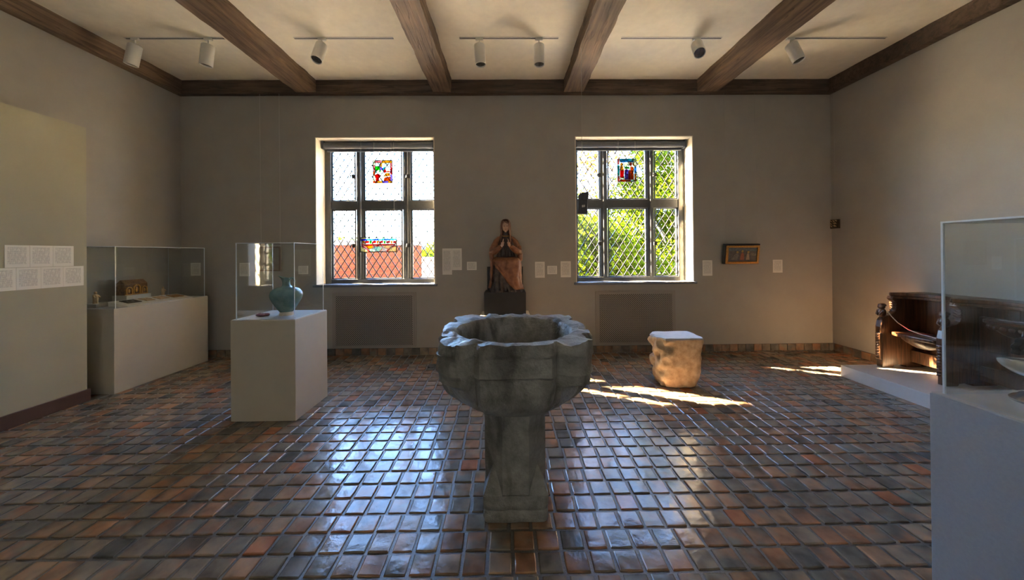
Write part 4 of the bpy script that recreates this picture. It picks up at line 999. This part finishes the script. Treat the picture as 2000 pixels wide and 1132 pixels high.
flat([(-0.21, 0.20), (0.21, 0.19), (0.21, 0.238), (-0.21, 0.238)], M['p_blue'], pc, -0.0525)
flat([(0.12, 0.13), (0.205, 0.12), (0.205, 0.155), (0.13, 0.165)], M['p_grey'], pc)
for s in (-0.23, 0.23): MB().tube([(s, -0.01, 0.29), (s, 0.275, 2.53)], 0.0013, 5).build('hanging_wire', M['wall'], pt)
rl = thing('relief_tile', (XR-0.001, 5.003, 1.832), 'small square carved relief hanging in the right corner', 'relief')
MB().box(-0.028, 0, -0.066, 0.066, 0, 0.135).build('slab', M['dark_bronze'], rl, bevel=0.004)
for q in range(9):
    a = q*2.4; MB().tube([(-0.03, 0.018*(q % 3-1)*1.8, 0.03+0.036*(q//3)), (-0.034, 0.018*(q % 3-1)*1.8+0.016*math.cos(a), 0.038+0.036*(q//3)+0.012*math.sin(a)), (-0.03, 0.018*(q % 3-1)*1.8+0.02, 0.05+0.036*(q//3))], 0.006, 6).build('carved_scroll', M['ivory'], rl, smooth=60)
MB().tube([(-0.012, 0, 0.13), (-0.012, 0, 2.04)], 0.0016, 5).build('hanging_wire', M['wire'], rl)
hp = thing('hung_painting', (-3.515, 5.055, 1.27), 'dark reddish painting hung on two long wires behind the ewer bonnet', 'painting')
MB().box(-0.165, 0.165, -0.03, 0.0, 0, 0.36).build('board', M['panel_wood'], hp, bevel=0.004)
q_ = MB()
for a, b_, c_, d_ in ((-0.165, 0.165, 0, 0.02), (-0.165, 0.165, 0.34, 0.36), (-0.165, -0.145, 0.02, 0.34), (0.145, 0.165, 0.02, 0.34)): q_.box(a, b_, -0.042, -0.03, c_, d_)
q_.build('border', M['panel_edge'], hp, bevel=0.003)
for s, tx in ((-0.125, -0.115), (0.155, 0.168)): MB().tube([(s, -0.02, 0.355), (tx, -0.05, 2.61)], 0.0022, 6).build('hanging_wire', M['wire'], hp)
hg = thing('hanging_tabernacle', (0.875, 3.92, 1.95), 'dark little object with a white tag hanging on a wire before the right window', 'ornament')
MB().prism([(-0.065, 0.0), (0.045, -0.005), (0.052, 0.16), (-0.055, 0.165)], 1, -0.035, 0.035).build('body', M['iron_grey'], hg, bevel=0.006)
MB().prism([(-0.05, 0.165), (0.055, 0.16), (0.062, 0.255), (0.035, 0.25), (-0.02, 0.245), (-0.045, 0.205)], 1, -0.045, 0.03).build('top', M['iron_grey'], hg, bevel=0.006)
MB().box(-0.018, 0.0, -0.038, -0.035, 0.075, 0.10).box(0.003, 0.017, -0.038, -0.035, 0.078, 0.102).build('tag', M['paper'], hg)
MB().tube([(-0.003, 0, 0.24), (-0.003, 0, 1.937)], 0.0022, 6).build('hanging_wire', M['wire'], hg)

# ================================================================== STAINED GLASS HUNG IN THE WINDOWS
SD = {k: sg(k+'_deep', tuple(0.42*q for q in m_['c'])) for k, m_ in {k: dict(c=v) for k, v in SGC.items()}.items()}
def stained(name, loc, w, h, pieces, label, wires, border=0.006, pal=None):
    t = thing(name, loc, label, 'stained glass', 'stained glass panels hung in the windows')
    fr = MB(); b = border
    for a, b_, c_, d_ in ((-w/2, w/2, 0, b), (-w/2, w/2, h-b, h), (-w/2, -w/2+b, b, h-b), (w/2-b, w/2, b, h-b)): fr.box(a, b_, -0.006, 0.006, c_, d_)
    fr.build('lead_border', M['came'], t)
    for poly, col in pieces:
        P = [(-w/2+u*w, v*h) for u, v in poly]; cx = sum(p[0] for p in P)/len(P); cz = sum(p[1] for p in P)/len(P)
        P = [(cx+(p[0]-cx)*0.955, cz+(p[1]-cz)*0.955) for p in P]
        MB().prism([(p[0]-cx, p[1]-cz) for p in P], 1, -0.002, 0.002).build('glass_piece', (pal or SD)[col], t, loc=(cx, 0, cz))
        ld = MB(); n_ = len(P)
        for i in range(n_):
            a_, c2 = Vector(P[i]), Vector(P[(i+1) % n_]); dd = c2-a_
            if dd.length < 1e-4: continue
            nn = Vector((-dd.y, dd.x)).normalized()*0.0013
            ld.prism([((a_+nn).x, (a_+nn).y), ((a_-nn).x, (a_-nn).y), ((c2-nn).x, (c2-nn).y), ((c2+nn).x, (c2+nn).y)], 1, -0.004, 0.004)
        ld.build('lead_line', M['came'], t)
    for (x, z0, z1) in wires: MB().tube([(x, 0, z0), (x, 0, z1)], 0.0022, 5).build('hanging_wire', M['wire'], t)
    return t
def R(u0, v0, u1, v1): return [(u0, v0), (u1, v0), (u1, v1), (u0, v1)]
def circ(u, v, r, n=9, asp=1.0): return [(u+r*math.cos(2*PI*k/n), v+r*asp*math.sin(2*PI*k/n)) for k in range(n)]
YS = 5.165; KS = 0.9755
P1 = [(R(0.02, 0.02, 0.22, 0.10), 'orange'), (R(0.22, 0.02, 0.48, 0.10), 'amber'), (R(0.48, 0.02, 0.78, 0.10), 'lilac'), (R(0.78, 0.02, 0.98, 0.10), 'amber'),
      (R(0.02, 0.10, 0.12, 0.33), 'cream'), (R(0.02, 0.33, 0.12, 0.52), 'orange'), (R(0.02, 0.52, 0.12, 0.78), 'pink'), (R(0.02, 0.78, 0.12, 0.98), 'cream'),
      (R(0.89, 0.10, 0.98, 0.38), 'lilac'), (R(0.89, 0.38, 0.98, 0.68), 'red'), (R(0.89, 0.68, 0.98, 0.88), 'pink'),
      (R(0.12, 0.88, 0.44, 0.98), 'pink'), (R(0.44, 0.88, 0.98, 0.98), 'amber'),
      ([(0.12, 0.74), (0.36, 0.74), (0.38, 0.88), (0.12, 0.88)], 'pale'), ([(0.36, 0.74), (0.46, 0.70), (0.46, 0.88), (0.38, 0.88)], 'amber'), ([(0.46, 0.70), (0.62, 0.76), (0.62, 0.88), (0.46, 0.88)], 'cream'), ([(0.62, 0.70), (0.89, 0.66), (0.89, 0.88), (0.62, 0.88)], 'pale'),
      ([(0.12, 0.58), (0.22, 0.52), (0.36, 0.60), (0.36, 0.74), (0.12, 0.74)], 'green'), ([(0.36, 0.58), (0.48, 0.54), (0.52, 0.66), (0.46, 0.70), (0.36, 0.72)], 'lilac'), ([(0.48, 0.54), (0.52, 0.52), (0.64, 0.70), (0.58, 0.74), (0.52, 0.66)], 'teal'),
      ([(0.30, 0.48), (0.40, 0.48), (0.42, 0.56), (0.34, 0.59)], 'green'), ([(0.52, 0.46), (0.62, 0.44), (0.70, 0.54), (0.62, 0.66)], 'red'), (circ(0.76, 0.58, 0.07), 'pale'),
      ([(0.12, 0.40), (0.24, 0.46), (0.22, 0.52), (0.12, 0.58)], 'mint'), (circ(0.40, 0.42, 0.075), 'pale'), ([(0.12, 0.24), (0.36, 0.24), (0.43, 0.32), (0.27, 0.44), (0.12, 0.38)], 'red'), ([(0.14, 0.10), (0.32, 0.10), (0.32, 0.24), (0.14, 0.24)], 'red'),
      ([(0.32, 0.10), (0.54, 0.10), (0.50, 0.24), (0.36, 0.24)], 'pale'), ([(0.46, 0.26), (0.56, 0.26), (0.60, 0.42), (0.50, 0.44)], 'cream'), ([(0.54, 0.10), (0.89, 0.10), (0.89, 0.30), (0.56, 0.26)], 'orange'), ([(0.56, 0.28), (0.89, 0.32), (0.86, 0.46), (0.64, 0.44)], 'amber'), ([(0.64, 0.46), (0.88, 0.48), (0.89, 0.54), (0.70, 0.52)], 'orange')]
stained('stained_glass', (-1.944*KS, YS, 1.5+1.108*KS), 0.307*KS, 0.362*KS, P1, 'small upright stained glass panel with green and red robes, left window', [(-0.13, 0.35, 0.658), (0.13, 0.35, 0.658)])
P3 = [(R(0.02, 0.02, 0.12, 0.26), 'pink'), (R(0.02, 0.26, 0.12, 0.74), 'teal'), (R(0.02, 0.74, 0.12, 0.98), 'pink'), (R(0.88, 0.02, 0.98, 0.36), 'amber'), (R(0.88, 0.36, 0.98, 0.66), 'sky'), (R(0.88, 0.66, 0.98, 0.98), 'cream'),
      (R(0.12, 0.02, 0.72, 0.09), 'orange'), (R(0.72, 0.02, 0.88, 0.09), 'mint'), (R(0.12, 0.92, 0.75, 0.98), 'teal'), (R(0.75, 0.92, 0.88, 0.98), 'green'), (R(0.12, 0.84, 0.88, 0.92), 'sky'),
      (circ(0.22, 0.75, 0.075), 'amber'), (circ(0.45, 0.74, 0.085), 'cream'), (circ(0.70, 0.76, 0.085), 'orange'), (R(0.33, 0.70, 0.37, 0.84), 'pale'), (R(0.54, 0.68, 0.61, 0.84), 'cream'), (R(0.79, 0.68, 0.88, 0.84), 'amber'),
      ([(0.13, 0.50), (0.35, 0.50), (0.33, 0.67), (0.15, 0.67)], 'amber'), ([(0.13, 0.20), (0.34, 0.18), (0.36, 0.50), (0.14, 0.50)], 'red'), (R(0.36, 0.56, 0.64, 0.65), 'green'), ([(0.38, 0.09), (0.56, 0.09), (0.60, 0.54), (0.37, 0.54)], 'lilac'),
      ([(0.56, 0.09), (0.68, 0.09), (0.67, 0.50), (0.61, 0.54)], 'red'), ([(0.68, 0.09), (0.86, 0.09), (0.84, 0.66), (0.67, 0.66)], 'orange'), ([(0.14, 0.09), (0.38, 0.09), (0.37, 0.18), (0.14, 0.20)], 'pale')]
stained('stained_glass', (1.882*KS, YS, 1.5+1.11*KS), 0.305*KS, 0.365*KS, P3, 'small upright stained glass panel with figures under a blue band, right window', [(-0.13, 0.35, 0.656), (0.13, 0.35, 0.656)])
P2 = []
for k in range(8): P2.append((R(0.02+0.12*k, 0.88, 0.02+0.12*(k+1), 0.97), ('cream', 'mint', 'pale', 'mint')[k % 4]))
for k in range(6): P2.append((R(0.02+0.16*k, 0.77, 0.02+0.16*(k+1), 0.88), 'blue' if k % 2 == 0 else 'sky'))
for k in range(5):
    u = 0.10+0.19*k; P2.append(([(u-0.035, 0.75), (u+0.035, 0.75), (u+0.012, 0.58), (u-0.012, 0.58)], 'amber' if k % 2 == 0 else 'green'))
    if k < 5: P2.append(([(u+0.03, 0.60), (u+0.06, 0.72), (u+0.145, 0.76), (u+0.15, 0.62)] if k < 4 else [(u+0.03, 0.60), (u+0.06, 0.74), (0.98, 0.74), (0.98, 0.60)], 'red'))
P2 += [(R(0.02, 0.53, 0.98, 0.575), 'pale'), (R(0.02, 0.46, 0.98, 0.525), 'red')]
P2 += [([(0.02, 0.42), (0.08, 0.45), (0.30, 0.03), (0.25, 0.03), (0.14, 0.27)], 'red'), ([(0.98, 0.42), (0.90, 0.45), (0.70, 0.03), (0.745, 0.03), (0.84, 0.32)], 'red'),
       ([(0.02, 0.03), (0.24, 0.03), (0.13, 0.26), (0.02, 0.40)], 'cream'), ([(0.98, 0.03), (0.755, 0.03), (0.85, 0.31), (0.98, 0.40)], 'cream'),
       ([(0.10, 0.45), (0.35, 0.45), (0.35, 0.30), (0.22, 0.22)], 'amber'), ([(0.22, 0.20), (0.30, 0.05), (0.44, 0.05), (0.36, 0.28)], 'mint'), ([(0.36, 0.30), (0.45, 0.06), (0.52, 0.06), (0.62, 0.30), (0.5, 0.40)], 'mint'),
       ([(0.54, 0.05), (0.69, 0.05), (0.77, 0.22), (0.63, 0.29)], 'pale'), ([(0.64, 0.31), (0.78, 0.24), (0.89, 0.45), (0.64, 0.45)], 'cream'), (circ(0.49, 0.43, 0.03, 8, 2.0), 'red')]
stained('stained_glass_frieze', (-2.012*KS, YS-0.015, 1.5+0.035*KS), 0.57*KS, 0.236*KS, P2, 'long stained glass frieze in red, blue and gold hanging low in the left window', [(-0.255, 0.225, 1.702), (0.24, 0.225, 1.702)], 0.012, SG)

# ================================================================== TRACK LIGHTING
def spot(top, d, label, k):
    t = thing('track_spotlight', (top[0], top[1], ZC), label, 'spotlight', 'white spotlights on the ceiling tracks')
    MB().box(-0.045, 0.045, -0.016, 0.016, -0.028, 0.0).build('adapter', M['white_metal'], t, bevel=0.004)
    MB().tube([(0, 0, -0.028), (0, 0, -0.085)], 0.007, 10).build('stem', M['white_metal'], t, smooth=50)
    d = Vector(d).normalized(); q = d.to_track_quat('-Z', 'Y')
    h = MB().lathe([(0.0005, 0.0), (0.045, 0.0), (0.062, -0.012), (0.064, -0.02), (0.064, -0.245), (0.060, -0.247), (0.058, -0.235), (0.056, -0.18), (0.0005, -0.178)], 40).build('housing', M['white_metal'], t, smooth=40)
    h.rotation_mode = 'QUATERNION'; h.rotation_quaternion = q; h.location = Vector((0, 0, -0.075))
    l = MB().lathe([(0.055, -0.236), (0.050, -0.215), (0.030, -0.195), (0.0005, -0.188), (0.0005, -0.186), (0.056, -0.20)], 32).build('reflector', M['lens'], t, smooth=50)
    l.rotation_mode = 'QUATERNION'; l.rotation_quaternion = q; l.location = (0, 0, -0.075)
    cr = MB().box(-0.05, 0.05, -0.003, 0.003, -0.236, -0.212).box(-0.003, 0.003, -0.05, 0.05, -0.236, -0.212).build('cross_baffle', M['track'], t)
    cr.rotation_mode = 'QUATERNION'; cr.rotation_quaternion = q; cr.location = (0, 0, -0.075)
for a, b_, lab in ((-4.485, -3.338, 'recessed lighting track in the leftmost ceiling bay'), (-2.512, -1.341, 'recessed lighting track in the second ceiling bay from the left'), (-0.557, 0.624, 'recessed lighting track in the middle ceiling bay'),
                   (1.38, 2.59, 'recessed lighting track in the second ceiling bay from the right'), (3.406, 4.596, 'recessed lighting track in the rightmost ceiling bay')):
    tr = thing('lighting_track', ((a+b_)/2, 4.03, ZC), lab, 'track', 'lighting tracks'); L = (b_-a)/2
    MB().box(-L, L, -0.009, 0.009, -0.003, 0.0).build('channel', M['track'], tr)
    MB().box(-L, L, -0.020, -0.009, -0.005, 0.0).box(-L, L, 0.009, 0.020, -0.005, 0.0).build('flange', M['white_metal'], tr)
for k, (p_, d_, lab) in enumerate((((-4.37, 4.03), (-0.22, 0.0, -1), 'spotlight nearest the left wall on the leftmost track'), ((-3.52, 4.03), (-0.16, 0.05, -1), 'spotlight beside the leftmost free beam'), ((-2.185, 4.03), (-0.10, -0.35, -1), 'single spotlight on the second track from the left'),
                                  ((-0.321, 4.03), (0.06, 0.0, -1), 'left of the two spotlights in the middle bay'), ((0.393, 4.03), (0.0, 0.0, -1), 'right of the two spotlights in the middle bay'), ((2.29, 4.03), (-0.25, -0.75, -1), 'spotlight in the second bay from the right, turned to the room'), ((3.43, 4.03), (0.22, -0.25, -1), 'spotlight on the rightmost track, tilted to the right wall'))):
    spot(p_, d_, lab, k)

# added fill lamps, unseen: wash the end wall to brighten font and back wall
for k, x in enumerate((-3.6, -1.2, 1.2, 3.6)):
    spot((x, -2.9), (0, -1.0, -0.9), 'added fill spotlight behind the viewer, %s from the left wall' % ('nearest one', 'second one', 'third one', 'farthest one')[k], k)
    ld = bpy.data.lights.new('rear_fill', 'SPOT'); ld.energy = REAR_FILL; ld.spot_size = math.radians(75); ld.spot_blend = 0.6; ld.shadow_soft_size = 0.05; ld.color = (1.0, 0.95, 0.88)
    lo = bpy.data.objects.new('rear_fill', ld); C.objects.link(lo); lo.location = (x, -3.09, ZC-0.25); lo.rotation_euler = Vector((0, -1.0, -0.9)).to_track_quat('-Z', 'Y').to_euler()

# ================================================================== RADIATOR GRILLES
def grille(x0, x1, z0, z1, label):
    t = thing('radiator_grille', ((x0+x1)/2, YB, z0), label, 'grille', 'radiator grilles under the windows'); w = (x1-x0)/2; h = z1-z0
    MB().box(-w-0.055, w+0.055, -0.012, 0.0, -0.035, h+0.05).build('trim', M['grille'], t, bevel=0.003)
    MB().box(-w, w, -0.0145, -0.012, 0, h).build('painted_void_sheet', M['painted_void'], t)  # solid black sheet standing for the shaded hollow behind the lattice
    fr = MB()
    for a, b_, c_, d_ in ((-w-0.03, w+0.03, -0.02, 0.0), (-w-0.03, w+0.03, h, h+0.03), (-w-0.03, -w, 0, h), (w, w+0.03, 0, h)): fr.box(a, b_, -0.022, -0.012, c_, d_)
    fr.build('frame', M['grille'], t, bevel=0.003)
    m = MB(); pit = 0.0305; hw = 0.0044
    for s in (1, -1):
        for k in range(-int(h/pit)-1, int(2*w/pit)+int(h/pit)+2):
            c = -w+k*pit
            # x = c + s*z
            pts = []
            for z in (0, h):
                x = c+s*z
                if -w <= x <= w: pts.append((x, z))
            for x in (-w, w):
                z = (x-c)/s
                if 0 < z < h: pts.append((x, z))
            if len(pts) < 2: continue
            p, q = Vector(pts[0]), Vector(pts[1])
            if (q-p).length < 0.01: continue
            n_ = Vector((-(q-p).y, (q-p).x)).normalized()*hw
            m.prism([((p+n_).x, (p+n_).y), ((p-n_).x, (p-n_).y), ((q-n_).x, (q-n_).y), ((q+n_).x, (q+n_).y)], 1, -0.0185-(0.0005 if s > 0 else 0), -0.0155)
    o = m.build('perforated_sheet', M['grille'], t); o['kind'] = 'stuff'
grille(-2.565, -1.43, 0.15, 0.885, 'perforated grille under the left window')
grille(1.362, 2.462, 0.15, 0.875, 'perforated grille under the right window')
